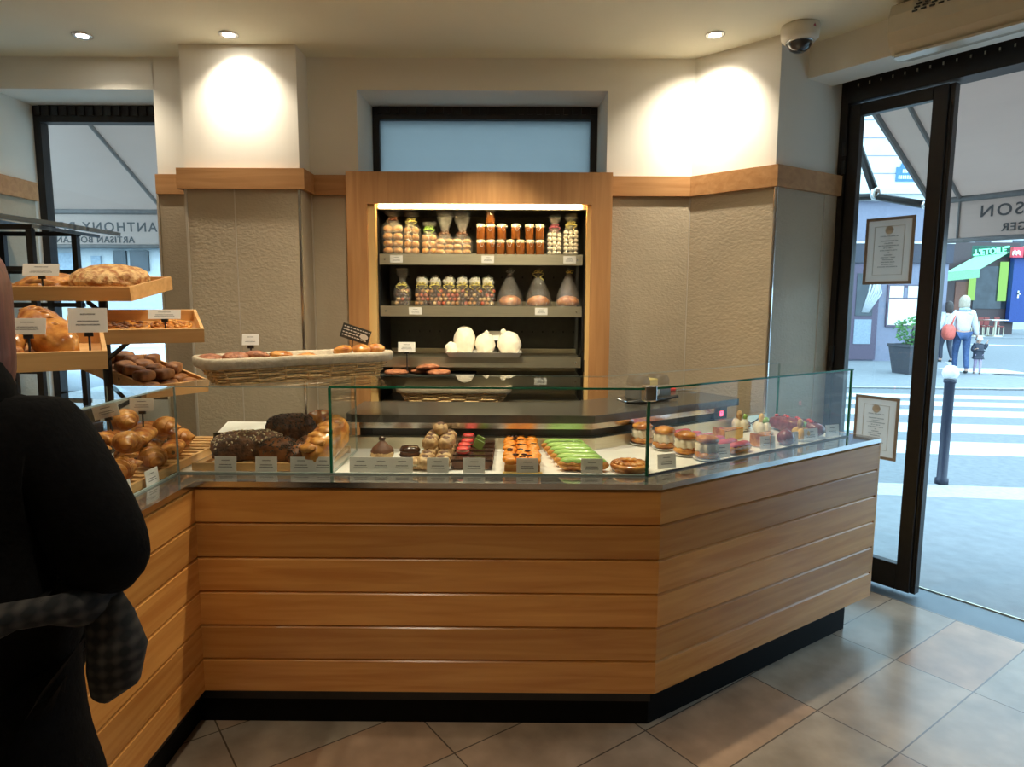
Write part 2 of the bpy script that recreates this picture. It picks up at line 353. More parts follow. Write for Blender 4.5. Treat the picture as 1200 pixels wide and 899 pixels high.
# ================================================================== ROOM
CZ = 2.96
tA = .9378; GA = (1.7223, 2.8498)
def gl(p):  # world xy -> tile frame
    x, y = p[0]-GA[0], p[1]-GA[1]; c, s = math.cos(tA), math.sin(tA)
    return (x*c - y*s, x*s + y*c)
sill_in = [D(-.15,0,0), D(8.05,0,0)]
floor_poly = [(-3.0,-2.6), (6.6,-2.6), (sill_in[1].x,sill_in[1].y), (sill_in[0].x,sill_in[0].y), (1.5,4.25), (-3.0,4.3)]
b = MB(); b.prism([gl(p) for p in floor_poly], -.06, 0)
def floor_mat():
    m, nt, N, L = _m('stone_floor_tiles'); out = _n(nt,'ShaderNodeOutputMaterial'); bs = _n(nt,'ShaderNodeBsdfPrincipled'); L.new(bs.outputs[0], out.inputs[0])
    tc = _n(nt,'ShaderNodeTexCoord'); mp = _n(nt,'ShaderNodeMapping'); mp.inputs['Location'].default_value = (.308*40, .6471*40, 0); L.new(tc.outputs['Object'], mp.inputs[0])
    br = _n(nt,'ShaderNodeTexBrick', offset=0, squash=1); br.inputs['Scale'].default_value = 1; br.inputs['Brick Width'].default_value = .308; br.inputs['Row Height'].default_value = .6471
    br.inputs['Mortar Size'].default_value = .0030; br.inputs['Mortar Smooth'].default_value = .1; br.inputs['Bias'].default_value = 0
    br.inputs['Color1'].default_value = (.47,.29,.18,1); br.inputs['Color2'].default_value = (.40,.355,.29,1); br.inputs['Mortar'].default_value = (.13,.10,.075,1)
    L.new(mp.outputs[0], br.inputs['Vector'])
    nz = _n(nt,'ShaderNodeTexNoise'); nz.inputs['Scale'].default_value = 5; nz.inputs['Detail'].default_value = 8; L.new(tc.outputs['Object'], nz.inputs['Vector'])
    mr = _n(nt,'ShaderNodeMapRange'); mr.inputs['From Min'].default_value = .3; mr.inputs['From Max'].default_value = .7; mr.inputs['To Min'].default_value = .72; mr.inputs['To Max'].default_value = 1.25; L.new(nz.outputs[0], mr.inputs[0])
    mx = _n(nt,'ShaderNodeMix', data_type='RGBA', blend_type='MULTIPLY'); mx.inputs[0].default_value = 1; L.new(br.outputs[0], mx.inputs[6]); L.new(mr.outputs[0], mx.inputs[7])
    L.new(mx.outputs[2], bs.inputs['Base Color']); bs.inputs['Roughness'].default_value = .24; bs.inputs['Specular IOR Level'].default_value = .6
    bp = _n(nt,'ShaderNodeBump'); bp.inputs['Strength'].default_value = .25; bp.inputs['Distance'].default_value = .002; bp.invert = True; L.new(br.outputs['Fac'], bp.inputs['Height']); L.new(bp.outputs[0], bs.inputs['Normal'])
    return m
fl = struct('floor', b, floor_mat()); fl.location = (GA[0], GA[1], 0); fl.rotation_euler = (0,0,-tA)

b = MB(); b.prism([(-3.2,-2.8), (7.0,-2.8), (D(8.5,.3,0).x,D(8.5,.3,0).y), (D(-.2,.3,0).x,D(-.2,.3,0).y), (1.9,4.42), (-3.2,4.42)], CZ, CZ+.12); struct('ceiling', b, 'ceiling')

# back wall: pilaster between the left window and the cabinet alcove
b = MB(); b.prism([(-2.07,4.42),(-2.07,3.97),(-1.82,3.97),(-1.82,3.78),(-1.19,3.78),(-1.19,3.97),(-.91,3.97),(-.885,4.42)], 0, CZ); wbl = struct('wall_back', b, 'plaster')
pathL = [(-2.07,4.2),(-2.07,3.97),(-1.82,3.97),(-1.82,3.78),(-1.19,3.78),(-1.19,3.97),(-.92,3.97)]
b = MB(); path_strip(b, pathL, .0, .009, 0, 2.2); b.build('wainscot', 'wainscot', wbl)
b = MB(); path_strip(b, pathL[1:], .0, .034, 2.2, 2.31); tr = struct('trim_1', b, 'trim')
for x, y in ((-1.55,3.77),): 
    b = MB(); b.bb(x-.003,x+.003,y-.001,y+.002,0,2.2); b.build('panel_joint','joint',wbl)
for x, y in ((-1.19,3.77),(-1.815,3.77),(-2.07,3.96),(-1.18,3.955)):
    b = MB(); b.bb(x-.008,x+.004,y-.006,y+.006,0,2.2); b.build('corner_strip','chrome' if x==-1.19 else 'joint',wbl)
# corner wall by the door
b = MB(); b.prism([(.52,3.97),(1.01,3.97),(1.36,3.62),(1.885,3.968),(1.93,4.03),(1.85,4.42),(.495,4.42)], 0, CZ); wbr = struct('wall_corner', b, 'plaster')
pathR = [(.53,3.97),(1.01,3.97),(1.36,3.62),(1.87,3.958)]
b = MB(); path_strip(b, pathR, .0, .009, 0, 2.2); b.build('wainscot','wainscot',wbr)
b = MB(); path_strip(b, pathR, .0, .034, 2.2, 2.31); struct('trim_2', b, 'trim')
b = MB(); b.lathe([(.011,0),(.011,2.2)], (1.362,3.606,0), 10); b.build('corner_strip','chrome',wbr)
b = MB(); b.lathe([(.004,0),(.004,2.2)], (1.006,3.962,0), 6); b.build('panel_joint','joint',wbr)
pj = Vector((1.36,3.62)).lerp(Vector((1.885,3.968)), .70); b = MB(); b.lathe([(.005,0),(.005,2.2)], (pj.x+.004,pj.y-.008,0), 6); b.build('panel_joint','joint',wbr)
# lintels over the alcove and the left window
b = MB(); b.bb(-.915,.525,3.97,4.42,2.785,CZ); struct('wall_back_lintel', b, 'plaster')
b = MB(); b.bb(-3.0,-2.06,3.97,4.42,2.785,CZ); struct('wall_left_lintel', b, 'plaster')
b = MB(); b.bb(-.91,.51,4.30,4.42,0,2.2); struct('wall_alcove', b, 'plaster')
b = MB(); b.bb(-3.2,-3.0,-2.8,4.42,0,CZ); wl = struct('wall_left', b, 'plaster')
b = MB(); b.bb(-3.0,-2.966,-2.6,4.25,2.2,2.31); struct('trim_3', b, 'trim')
b = MB(); b.bb(-3.0,-2.991,-2.6,4.25,0,2.2); b.build('wainscot','wainscot',wl)
b = MB(); b.bb(-3.2,7.0,-2.8,-2.6,0,CZ); struct('wall_rear', b, 'plaster')
b = MB(); P = [D(2.15,.05,0),D(8.5,.05,0),D(8.5,.3,0),D(2.15,.3,0)]; b.prism([(p.x,p.y) for p in P], 0, CZ); struct('wall_right', b, 'plaster')
# beam in front of the door head and lintel above the door
b = MB(); P = [D(-.02,-.25,0),D(8.2,-.25,0),D(8.2,-.03,0),D(-.02,-.03,0)]; b.prism([(p.x,p.y) for p in P], 2.785, CZ); struct('wall_right_beam', b, 'plaster')
b = MB(); P = [D(-.05,.09,0),D(2.2,.09,0),D(2.2,.3,0),D(-.05,.3,0)]; b.prism([(p.x,p.y) for p in P], 2.84, CZ); struct('wall_right_lintel', b, 'plaster')

# ---- windows
def window(name, x0, x1, y, z0, z1, pane, header):
    b = MB(); w = .045
    b.bb(x0,x0+w,y,y+.07,z0,z1); b.bb(x1-w,x1,y,y+.07,z0,z1); b.bb(x0+w,x1-w,y,y+.07,z0,z0+w); b.bb(x0+w,x1-w,y-.01,y+.07,z1-header,z1)
    n = int((x1-x0)/.055)
    for i in range(n): b.bb(x0+.03+i*.055, x0+.06+i*.055, y-.022, y-.01, z1-header*.62, z1-.006)
    f = struct(name, b, 'frame')
    b = MB(); b.bb(x0+w,x1-w,y+.03,y+.036,z0+w,z1-header); b.build('pane', pane, f)
    return f
window('window_1', -3.0, -2.065, 4.30, .95, 2.785, 'pane', .10)
b = MB(); b.bb(-3.0,-2.06,4.30,4.42,0,.95); struct('wall_left_apron', b, 'plaster')
window('window_2', -.895, .505, 4.30, 2.2, 2.785, 'frost', .075)

# ---- shop door: frame, hinged leaf with glass
fr = MB()
def dbox(mb, t0, t1, o0, o1, z0, z1, bev=0):   # local door frame: x = t, y = o
    return mb.bb(t0,t1,o0,o1,z0,z1,bev)
dbox(fr,-.01,.05,.07,.20,0,2.84); dbox(fr,2.1,2.16,.07,.20,0,2.84); dbox(fr,.05,2.1,.07,.20,2.70,2.84)
for i in range(34): dbox(fr,.10+i*.06,.108+i*.06,.064,.07,2.775,2.795)
frame = fr.build('door_1','frame'); frame['kind']='structure'; frame.location = (DP.x,DP.y,0); frame.rotation_euler = (0,0,DOOR_RZ)
b = MB()
for i in range(34): dbox(b,.101+i*.06,.107+i*.06,.060,.066,2.778,2.792)
b.build('fixing_screw','steel',frame)
leaf = MB(); dbox(leaf,.052,.115,.085,.135,.02,2.69,.004); dbox(leaf,.478,.55,.085,.135,.02,2.69,.004); dbox(leaf,.115,.478,.085,.135,2.625,2.69,.003); dbox(leaf,.115,.478,.085,.135,.02,.165,.003); dbox(leaf,.55,.575,.10,.15,.02,2.69)
lf = leaf.build('leaf','frame',frame)
b = MB(); dbox(b,.115,.478,.106,.114,.165,2.625); b.build('pane','pane',lf)
b = MB(); dbox(b,.558,.562,.094,.10,.06,2.6); b.build('brush_seal','blackplastic',lf)
for z in (2.32,2.42): 
    b = MB(); b.lathe([(.012,0),(.012,.07)],(.045,.07,z),10); b.build('hinge','blackplastic',lf)
b = MB(); b.lathe([(.012,0),(.012,.09)],(.045,.07,1.26),10); b.build('hinge','blackplastic',lf)
lf2 = MB(); dbox(lf2,1.55,1.62,.085,.135,.02,2.69); dbox(lf2,2.03,2.10,.085,.135,.02,2.69); dbox(lf2,1.62,2.03,.085,.135,2.62,2.69); dbox(lf2,1.62,2.03,.085,.135,.02,.165); lf2 = lf2.build('leaf','frame',frame)
b = MB(); dbox(b,1.62,2.03,.106,.114,.165,2.62); b.build('pane','pane',lf2)
sl = MB(); dbox(sl,-.1,2.2,0,.275,-.06,-.001); sl = struct('door_1_sill', sl, 'sill'); sl.location = (DP.x,DP.y,0); sl.rotation_euler = (0,0,DOOR_RZ)
b = MB(); dbox(b,-.1,2.2,.265,.275,-.0005,.006); b.build('nosing','steel',sl)

# posters stuck on the glass
def poster(t0,t1,z0,z1,label,mat='card_big'):
    o = thing('poster', label, 'poster', D((t0+t1)/2,.103,z0), DOOR_RZ); w, hgt = t1-t0, z1-z0
    b = MB()
    for q in ((-w/2,-w/2+.017,0,hgt),(w/2-.017,w/2,0,hgt),(-w/2+.017,w/2-.017,0,.017),(-w/2+.017,w/2-.017,hgt-.017,hgt)): b.bb(q[0],q[1],-.001,.002,q[2],q[3])
    b.build('border','poster_edge',o)
    b = MB(); b.bb(-w/2+.016,w/2-.016,-.0015,0,.016,hgt-.016); b.build('sheet',mat,o)
    if hgt > .3:
        e = MB(); e.lathe([(.022,0),(.022,.002)],(0,0,0),14); e = e.build('emblem','emblem',o); e.location = (0,-.003,hgt-.07); e.rotation_euler = (PI/2,0,0)
        l = MB()
        for (a,b2,c,d) in ((-w/2+.05,w/2-.05,.05,.053),(-w/2+.05,w/2-.05,hgt-.05,hgt-.047)): l.bb(a,b2,-.003,-.0015,c,d)
        for x in (-w/2+.05, w/2-.053): l.bb(x,x+.003,-.003,-.0015,.05,hgt-.047)
        l.build('border_line','emblem',o)
    return o
M['poster_edge'] = pm('taupe_poster_edge', (.33,.27,.23), .7); M['emblem'] = pm('tan_emblem', (.66,.60,.53), .7)
poster(.178,.435,1.70,2.06,'taupe edged certificate sheet with small emblem on the glass of the open door leaf')
poster(.185,.425,.73,1.08,'taupe edged white list sheet low on door glass beside the counter end')

# ---- ceiling fittings
def downlight(x, y, label, seen=True):
    o = thing('downlight', label, 'ceiling light', (x,y,CZ), 0, 'recessed ceiling downlights')
    b = MB(); b.lathe([(.030,-.001),(.030,-.006),(.044,-.008),(.050,-.004),(.050,-.0005)], seg=24); b.build('trim_ring','chrome',o,True)
    b = MB(); b.lathe([(.029,-.003),(.029,-.005)], seg=20); b.build('lamp','lamp',o)
    return o
LAMPS = [(-2.26,3.66,'downlight in the ceiling above the left window'), (-1.49,3.64,'downlight close to the pilaster left of the cabinet'), (1.015,3.62,'downlight above the corner beside the security camera'),
 (-.62,2.78,'ceiling downlight over bread section of counter'),(.42,2.78,'ceiling downlight over the pastry case'),(-.12,2.70,'ceiling downlight turned towards the lit wall cabinet'),(-.70,1.05,'ceiling downlight over the customer floor'),(-2.1,.9,'ceiling downlight over left counter end'),(-.1,-1.2,'ceiling downlight near the rear wall'),(-2.1,2.4,'ceiling downlight over bread trays')]
for x, y, l in LAMPS: downlight(x, y, l)
def spot(x, y, z, e, size, blend=.6, col=(1,.86,.62), tgt=None, r=.03):
    d = bpy.data.lights.new('downlight_beam','SPOT'); d.energy = e; d.spot_size = R_(size); d.spot_blend = blend; d.color = col; d.shadow_soft_size = r
    o = bpy.data.objects.new('downlight_beam', d); C.objects.link(o); o.location = (x,y,z)
    if tgt is not None: o.rotation_euler = (Vector(tgt)-Vector((x,y,z))).to_track_quat('-Z','Y').to_euler()
    return o

# dome camera
p = at_z(938,33,2.95)
o = thing('security_camera','white dome security camera on the ceiling above the corner wall','camera',(p.x,p.y,CZ))
b = MB(); b.lathe([(.02,0),(.088,0),(.092,-.012),(.088,-.06),(.075,-.075),(.062,-.078)], seg=32); b.build('housing','camera_white',o,True)
b = MB(); b.lathe([(.061,-.074),(.058,-.092),(.045,-.112),(.025,-.124),(.004,-.128)], seg=28); b.build('dome','dome_dark',o,True)
b = MB(); b.lathe([(.068,-.0765),(.062,-.082),(.058,-.078)], seg=28); b.build('dome_ring','chrome',o,True)
b = MB(); b.prism([(-.008,0),(.008,0),(0,.013)],0,.002); e = b.build('logo_mark','ribbon_r',o); e.location = (.035,-.083,-.03); e.rotation_euler = (PI/2,0,.4)
# air curtain on the beam
prof = [(-.25,2.955),(-.40,2.955),(-.455,2.93),(-.475,2.88),(-.475,2.81),(-.455,2.755),(-.42,2.72),(-.36,2.712),(-.25,2.735)]
b = MB(); b.rings([[(t,o_,z) for o_, z in prof] for t in (.5,.508,2.0)])
ac = tag(b.build('air_curtain','appliance'),'cream air curtain unit fixed on the beam over the doorway','air curtain'); ac.location = (DP.x,DP.y,0); ac.rotation_euler = (0,0,DOOR_RZ)
b = MB()
for r in range(4):
    for i in range(7): b.bb(.60+i*.035+r*.008,.622+i*.035+r*.008,-.4785,-.472,2.868+r*.013,2.875+r*.013)
b.build('vent_slots','blackplastic',ac)
b = MB(); b.bb(.52,1.98,-.44,-.37,2.706,2.716); b.build('outlet_grille','appliance',ac)
# ================================================================== COUNTERS
ZB, ZT = .15, .95
M['navy'] = pm('dark_blue_panel',(.02,.025,.05),.4)
M['led'] = emit('red_led', (1,.06,.12), 6)
M['tube'] = emit('fluorescent_tube',(1,.78,.38),62)
def kx(th): return math.tan(th/2)
DIAG = math.atan2(.8484, 1.2367); kd = kx(DIAG)
LF = 1.6745
P1, P2 = Vector((-1.1486, 2.3293)), Vector((.5259, 2.3293))
LD = 1.4996; LL = .80
def counter(name, label, loc, rz, L, s, e, glass_spec):
    """s(d), e(d): start and end of the counter along x at depth d"""
    o = thing(name, label, 'counter', (loc[0],loc[1],0), rz)
    def strip(mb, d0, d1, z0, z1, es=0, ee=0): return mb.prism([(s(d0)+es,d0),(e(d0)-ee,d0),(e(d1)-ee,d1),(s(d1)+es,d1)], z0, z1)
    b = MB(); ph = (.93-ZB)/6
    for i in range(6):
        z0, z1 = ZB+ph*i, ZB+ph*(i+1)-.0045; c = .008
        prof = [(.022,z0),(.0,z0),(.0,z1-c),(c,z1),(.022,z1)]
        A = [(s(d),d,z) for d, z in prof]; B = [(e(d),d,z) for d, z in prof]
        b.rings([A,B])
    wp_ = b.build('wood_panel','planks',o)
    b = MB(); strip(b,.018,.03,ZB,.93); b.build('backing_board','black',wp_)
    b = MB(); strip(b,.045,.075,0,ZB+.005, 0, .13 if name=='pastry_counter' else 0); b.build('plinth','plinth',o)
    b = MB(); strip(b,-.006,.13,.93,.95); b.build('ledge','ledge',o)
    b = MB(); strip(b,-.008,-.004,.931,.951); b.build('ledge_edge','chrome',o)
    return o, strip
# front counter
sF = lambda d: -d; eF = lambda d: LF - kd*d
fc, stF = counter('bread_counter','long straight front counter with bread and pastry case and wooden planks',P1, 0, LF, sF, eF, None)
b = MB(); b.prism([(-.13,.13),(eF(.13),.13),(eF(.56),.56),(-.13,.56)],.90,.948); b.build('deck','deck',fc)
b = MB(); b.prism([(-.03,.03),(eF(.03),.03),(eF(.9),.9),(-.03,.9)],.10,.90); b.build('carcass','black',fc)
b = MB(); b.prism([(.40,.56),(eF(.56),.56),(eF(.6),.6),(.40,.6)],.90,1.0); b.build('back_rail','steel',fc)
def glass_sheet(o, name, quad_lo, z0, z1, edge='glass_edge'):
    """prism of glass whose faces are clear and thin borders green: two meshes (sheet and edge)"""
    b = MB(); b.prism(quad_lo, z0, z1); return b.build(name, 'glass', o)
def edge_bar(o, name, p, q, r=.004, mat='glass_edge'):
    b = MB(); p, q = Vector(p), Vector(q); d = (q-p); t = d.normalized(); 
    b.tube([p,q], r*1.35, 4); return b.build(name, mat, o)
GT = 1.275; g0, g1 = .108, .116
XP = .465
glass_sheet(fc,'front_glass',[(sF(g0),g0),(eF(g0)-.002,g0),(eF(g1)-.002,g1),(sF(g1),g1)],.95,GT)
glass_sheet(fc,'top_glass',[(XP,g0-.004),(eF(g0-.004),g0-.004),(eF(.50),.50),(XP,.50)],GT,GT+.008)
glass_sheet(fc,'bread_top_glass',[(sF(g0),g0),(XP-.003,g0),(XP-.003,.62),(sF(.30)+.19,.62),(sF(g0),.30)],GT,GT+.006)
glass_sheet(fc,'side_glass',[(XP-.004,g1),(XP+.004,g1),(XP+.004,.50),(XP-.004,.50)],.95,GT)
edge_bar(fc,'glass_edge',(XP,g0-.005,GT+.004),(eF(g0-.005),g0-.005,GT+.004))
edge_bar(fc,'glass_edge',(XP,g0+.003,.952),(XP,g0+.003,GT),.0052)
edge_bar(fc,'glass_edge',(XP,.503,GT+.004),(eF(.503),.503,GT+.004),.003,'glass_pale')
edge_bar(fc,'glass_edge',(XP,.503,.95),(XP,.503,GT),.003,'glass_pale')
edge_bar(fc,'glass_edge',(XP,g1,.953),(XP,.5,.953),.003,'glass_pale')
edge_bar(fc,'glass_edge',(sF(g0),g0,.953),(eF(g0),g0,.953),.003,'glass_pale')
edge_bar(fc,'glass_edge',(sF(g0),g0,GT+.002),(XP,g0,GT+.002),.0016,'glass_pale')
edge_bar(fc,'glass_edge',(sF(g0),g0,.95),(sF(g0),g0,GT),.003,'glass_pale')
b = MB(); b.prism([(.43,.56),(.40,.60),(.40,.95),(eF(.95),.95),(eF(.56),.56)],1.065,1.10); b.build('worktop','slab',fc)
b = MB(); b.prism([(.46,.60),(eF(.60),.60),(eF(.9),.9),(.46,.9)],.90,1.065); b.build('upstand','black',fc)
b = MB(); b.prism([(.46,.585),(eF(.585),.585),(eF(.6),.6),(.46,.6)],1.035,1.06); b.build('lamp_rail','chrome',fc)
# bracket joining the glass at the corner
b = MB(); b.bb(-.024,.024,-.02,.016,1.235,1.292,.004); e_ = b.build('glass_bracket','chrome',fc); e_.location = (eF(g0),g0-.004,0); e_.rotation_euler = (0,0,DIAG/2)
edge_bar(fc,'glass_edge',(eF(g0),g0-.002,.952),(eF(g0),g0-.002,GT),.006)
# lock on the back rail
b = MB(); b.lathe([(.008,0),(.008,.006)],(0,0,0),12); e_ = b.build('lock','black',fc); e_.location = (.75,.558,.965); e_.rotation_euler = (PI/2,0,0)

# diagonal counter
sD = lambda d: kd*d; eD = lambda d: LD
dc, stD = counter('pastry_counter','angled counter with glass pastry case and wooden planks running towards the door', P2, DIAG, LD, sD, eD, None)
GE = 1.405
b = MB(); b.prism([(sD(.13),.13),(GE,.13),(GE,.56),(sD(.56),.56)],.90,.948); b.build('deck','deck',dc)
b = MB(); b.prism([(sD(.03),.03),(LD-.005,.03),(LD-.005,.62),(sD(.62),.62)],ZB,.90); b.build('carcass','black',dc)
b = MB(); b.prism([(GE,.13),(LD,.13),(LD,.62),(GE,.62)],.90,.948); b.build('ledge_end','ledge',dc)
b = MB(); b.prism([(LD-.004,.0),(LD+.014,.0),(LD+.014,.62),(LD-.004,.62)],ZB,.948); b.build('end_panel','planks',dc)
b = MB(); b.prism([(sD(.56),.56),(GE,.56),(GE,.60),(sD(.60),.60)],.90,1.0); b.build('back_rail','steel',dc)
glass_sheet(dc,'front_glass',[(sD(g0)+.002,g0),(GE,g0),(GE,g1),(sD(g1)+.002,g1)],.95,GT)
glass_sheet(dc,'top_glass',[(sD(g0-.004),g0-.004),(GE+.004,g0-.004),(GE+.004,.50),(sD(.50),.50)],GT,GT+.008)
glass_sheet(dc,'side_glass',[(GE-.004,g1),(GE+.004,g1),(GE+.004,.50),(GE-.004,.50)],.95,GT)
edge_bar(dc,'glass_edge',(sD(g0-.005),g0-.005,GT+.004),(GE+.004,g0-.005,GT+.004))
edge_bar(dc,'glass_edge',(GE,g0,.952),(GE,g0,GT),.005)
edge_bar(dc,'glass_edge',(GE,.50,.952),(GE,.50,GT),.004)
edge_bar(dc,'glass_edge',(sD(.503),.503,GT+.004),(GE,.503,GT+.004),.003,'glass_pale')
edge_bar(dc,'glass_edge',(sD(g0),g0,.953),(GE,g0,.953),.003,'black')
b = MB(); b.prism([(sD(.56),.56),(1.16,.56),(1.19,.59),(1.19,.95),(sD(.95),.95)],1.065,1.10); b.build('worktop','slab',dc)
b = MB(); b.prism([(sD(.60),.60),(1.12,.60),(1.12,.9),(sD(.9),.9)],.10,1.065); b.build('upstand','black',dc)
b = MB(); b.prism([(sD(.585),.585),(1.05,.585),(1.05,.6),(sD(.6),.6)],1.035,1.06); b.build('lamp_rail','chrome',dc)
# temperature display on the upstand
b = MB(); b.bb(1.0,1.10,.585,.60,.985,1.06); tmp_ = b.build('temperature_display','blackplastic',dc)
b = MB()
b.bb(1.045,1.066,.582,.585,1.015,1.022); b.bb(1.045,1.049,.582,.585,1.015,1.04); b.bb(1.062,1.066,.582,.585,1.015,1.04); b.bb(1.045,1.066,.582,.585,1.035,1.04); b.bb(1.045,1.066,.582,.585,1.025,1.029)
b.build('digits','led',tmp_)

# left counter (its front looks towards +X): local x = world +Y
sL = lambda d: 0; eL = lambda d: LL + d
lc, stL = counter('viennoiserie_counter','left counter with croissant case and wooden planks behind the customer in black',(-1.1486,2.3293-LL),PI/2,LL,sL,eL,None)
b = MB(); b.prism([(0,.13),(LL+.80,.13),(LL+.80,.56),(0,.56)],.90,.9475); b.build('deck','deck',lc)
b = MB(); b.prism([(0,.03),(LL+.03,.03),(LL+.03,.56),(0,.56)],.10,.90); b.build('carcass','black',lc)
b = MB(); b.prism([(0,.56),(LL+.9,.56),(LL+.9,1.1),(0,1.1)],.90,1.0); b.build('rear_worktop','slab',lc)
b = MB(); b.prism([(0,.565),(LL+.9,.565),(LL+.9,1.1),(0,1.1)],.0,.90); b.build('rear_carcass','black',lc)
glass_sheet(lc,'front_glass',[(.0,g0),(eL(g0)-.004,g0),(eL(g1)-.006,g1),(.0,g1)],.95,GT)
glass_sheet(lc,'top_glass',[(.0,g0),(eL(g0)-.01,g0),(eL(g0)-.01,.36),(.0,.36)],GT,GT+.006)
glass_sheet(lc,'end_glass',[(eL(g0)-.002,g1),(eL(g0)+.004,g1),(eL(g0)+.004,.38),(eL(g0)-.002,.38)],.95,GT)
edge_bar(lc,'glass_edge',(.0,g0,GT+.003),(eL(g0),g0,GT+.003),.003,'glass_pale')
edge_bar(lc,'glass_edge',(.0,g0,.953),(eL(g0),g0,.953),.0036,'glass_pale')
edge_bar(lc,'glass_edge',(eL(g0),.36,1.0),(eL(g0),.36,GT),.003,'glass_pale')
b = MB(); b.bb(0,LL+.35,.53,.55,.95,1.10); b.build('back_panel','navy',lc)

# ================================================================== WALL CABINET
cx0, cx1, cy = -.952, .540, 3.84
ox0, ox1, oz0, oz1 = -.838, .424, .22, 2.137
cab = thing('display_cabinet','tall oak framed wall cabinet with lit black interior and steel shelves','cabinet',(0,0,0))
b = MB(); b.bb(cx0,ox0,cy,cy+.105,0,2.312); b.build('side_frame','oak_v',cab)
b = MB(); b.bb(ox1,cx1,cy,cy+.105,0,2.312); b.build('side_frame','oak_v',cab)
b = MB(); b.bb(ox0,ox1,cy,cy+.105,oz1,2.312); b.build('top_frame','oak_v',cab)
b = MB(); b.bb(ox0,ox1,cy,cy+.105,0,oz0); b.build('bottom_frame','oak_v',cab)
b = MB(); b.bb(ox0,ox0+.042,cy+.02,cy+.075,oz0,oz1); b.build('liner','oak_liner',cab)
b = MB(); b.bb(ox1-.022,ox1,cy+.02,cy+.075,oz0,oz1); b.build('liner','oak_liner',cab)
b = MB(); b.bb(ox0+.042,ox1-.022,cy+.05,cy+.10,oz1-.022,oz1); b.build('lamp_cover','steel',cab)
b = MB(); b.bb(ox0+.06,ox1-.05,cy+.030,cy+.044,oz1-.016,oz1-.006); b.build('tube_light','tube',cab)
yb = 4.25
b = MB(); b.bb(ox0+.03,ox0+.046,cy+.10,yb,oz0,oz1); b.bb(ox1-.026,ox1-.01,cy+.10,yb,oz0,oz1); b.bb(ox0+.03,ox1-.01,cy+.10,yb,oz1-.02,oz1); b.bb(ox0+.03,ox1-.01,cy+.10,yb,oz0,oz0+.02); b.build('inner_casing','blackplastic',cab)
M['perf'] = pm('black_perforated_back',(.10,.10,.08),.45)
b = MB(); b.bb(ox0+.03,ox1-.01,yb,yb+.02,oz0,oz1); bk = b.build('back_panel','perf',cab)
b = MB()
for zz in (2.04,1.74,1.40):
    for i in range(18): b.bb(-.74+i*.065,-.732+i*.065,yb-.002,yb,zz,zz+.012)
b.build('perforation','black',bk)
SH = [1.862,1.566,1.270,1.158,1.012]
sx0, sx1 = -.782, .384
for i, z in enumerate(SH):
    b = MB(); b.bb(sx0,sx1,3.905,yb-.01,z-.012,z); b.bb(sx0,sx1,3.895,3.907,z-.058,z+.002); b.bb(sx0,sx1,yb-.015,yb-.008,z,z+.03)
    s_ = b.build('shelf','steel',cab)
    for px in ({0:(-.685,-.16,.31),1:(-.58,.15),2:(),3:(.15,),4:()}[i]):
        c = MB(); c.bb(px-.036,px+.036,3.892,3.895,z-.048,z-.006); c.build('price_strip','card',s_)
    c = MB()
    for px in (sx0+.03,sx1-.03): c.bb(px-.004,px+.004,3.8935,3.895,z-.032,z-.024)
    c.build('screw','chrome',s_)
b = MB(); b.bb(ox1-.03,ox1-.022,cy+.03,cy+.045,1.19,1.26); b.build('latch','black',cab)
for sx in (sx1+.006,):
    b = MB(); b.tube([(sx,3.9,1.55),(sx,3.9,1.31),(sx-.02,3.93,1.27)],.006,6); b.build('shelf_arm','black',cab)
# ================================================================== FOOD AND GOODS
def Xp(px, y, py=330): return at_y(px, py, y).x

M['tissue'] = fabric('white_cellophane_top', (.86,.84,.74), .45)  # white for a ribbon, and for glare painted onto clear bag tops
M['cake'] = pm('fruit_cake', (.28,.085,.02), .5, col2=(.55,.22,.06), scale=40, bump=.4)
BALLS = [pm('ball_dark',(.07,.03,.02),.3), pm('ball_caramel',(.42,.20,.07),.3), pm('ball_red',(.42,.09,.04),.3), pm('ball_tan',(.60,.40,.20),.3)]
for i_, m_ in enumerate(BALLS): M['ball%d' % i_] = m_

def cello(mb, w, d, hc, h, neck=.28, flare=.85, seed=0, n=24):
    rs = []; wob = random.Random(seed+50)
    for z, k in ((0,.96),(hc*.5,1.03),(hc*.9,1.0),(hc+.012,.7),(hc+.03,neck),(hc+.045,neck*1.1),(hc+(h-hc)*.7,flare*.9),(h,flare)):
        r = []
        for j in range(n):
            a = 2*PI*j/n; cx, sx = math.cos(a), math.sin(a)
            e = 1/max(abs(cx)**3+abs(sx)**3, 1e-6)**(1/3.)
            kk = k*(1+.10*noise.noise(Vector((cx*3+seed, sx*3, z*30)))*(1 if z < hc else 2.2))
            r.append((cx*e*w/2*kk, sx*e*d/2*kk, z + (.012*noise.noise(Vector((cx*4,sx*4,seed))) if z == h else 0)))
        rs.append(r)
    mb.rings(rs, cap=False); return mb
def bow(o, z, r, mat, seed=0, curl=True, front=-1):
    b = MB(); b.tube([(r*math.cos(2*PI*k/12), r*.8*math.sin(2*PI*k/12), z) for k in range(13)], .0035, 5)
    for s in (-1,1):
        b.tube([(0,-r,z),(s*.010,-r-.010,z+.012),(s*.024,-r-.008,z+.006+.004*s),(s*.013,-r-.012,z-.005),(0,-r,z)], .0026, 5)
    if curl:
        for s in (-1,1):
            b.tube([(0,-r,z)]+[(s*(.022+.012*math.sin(k*1.3)), -r-.014+.006*math.cos(k*1.3), z-.008*k) for k in range(1,6+s)], .0020, 5)
    b.build('ribbon', mat, o, True)

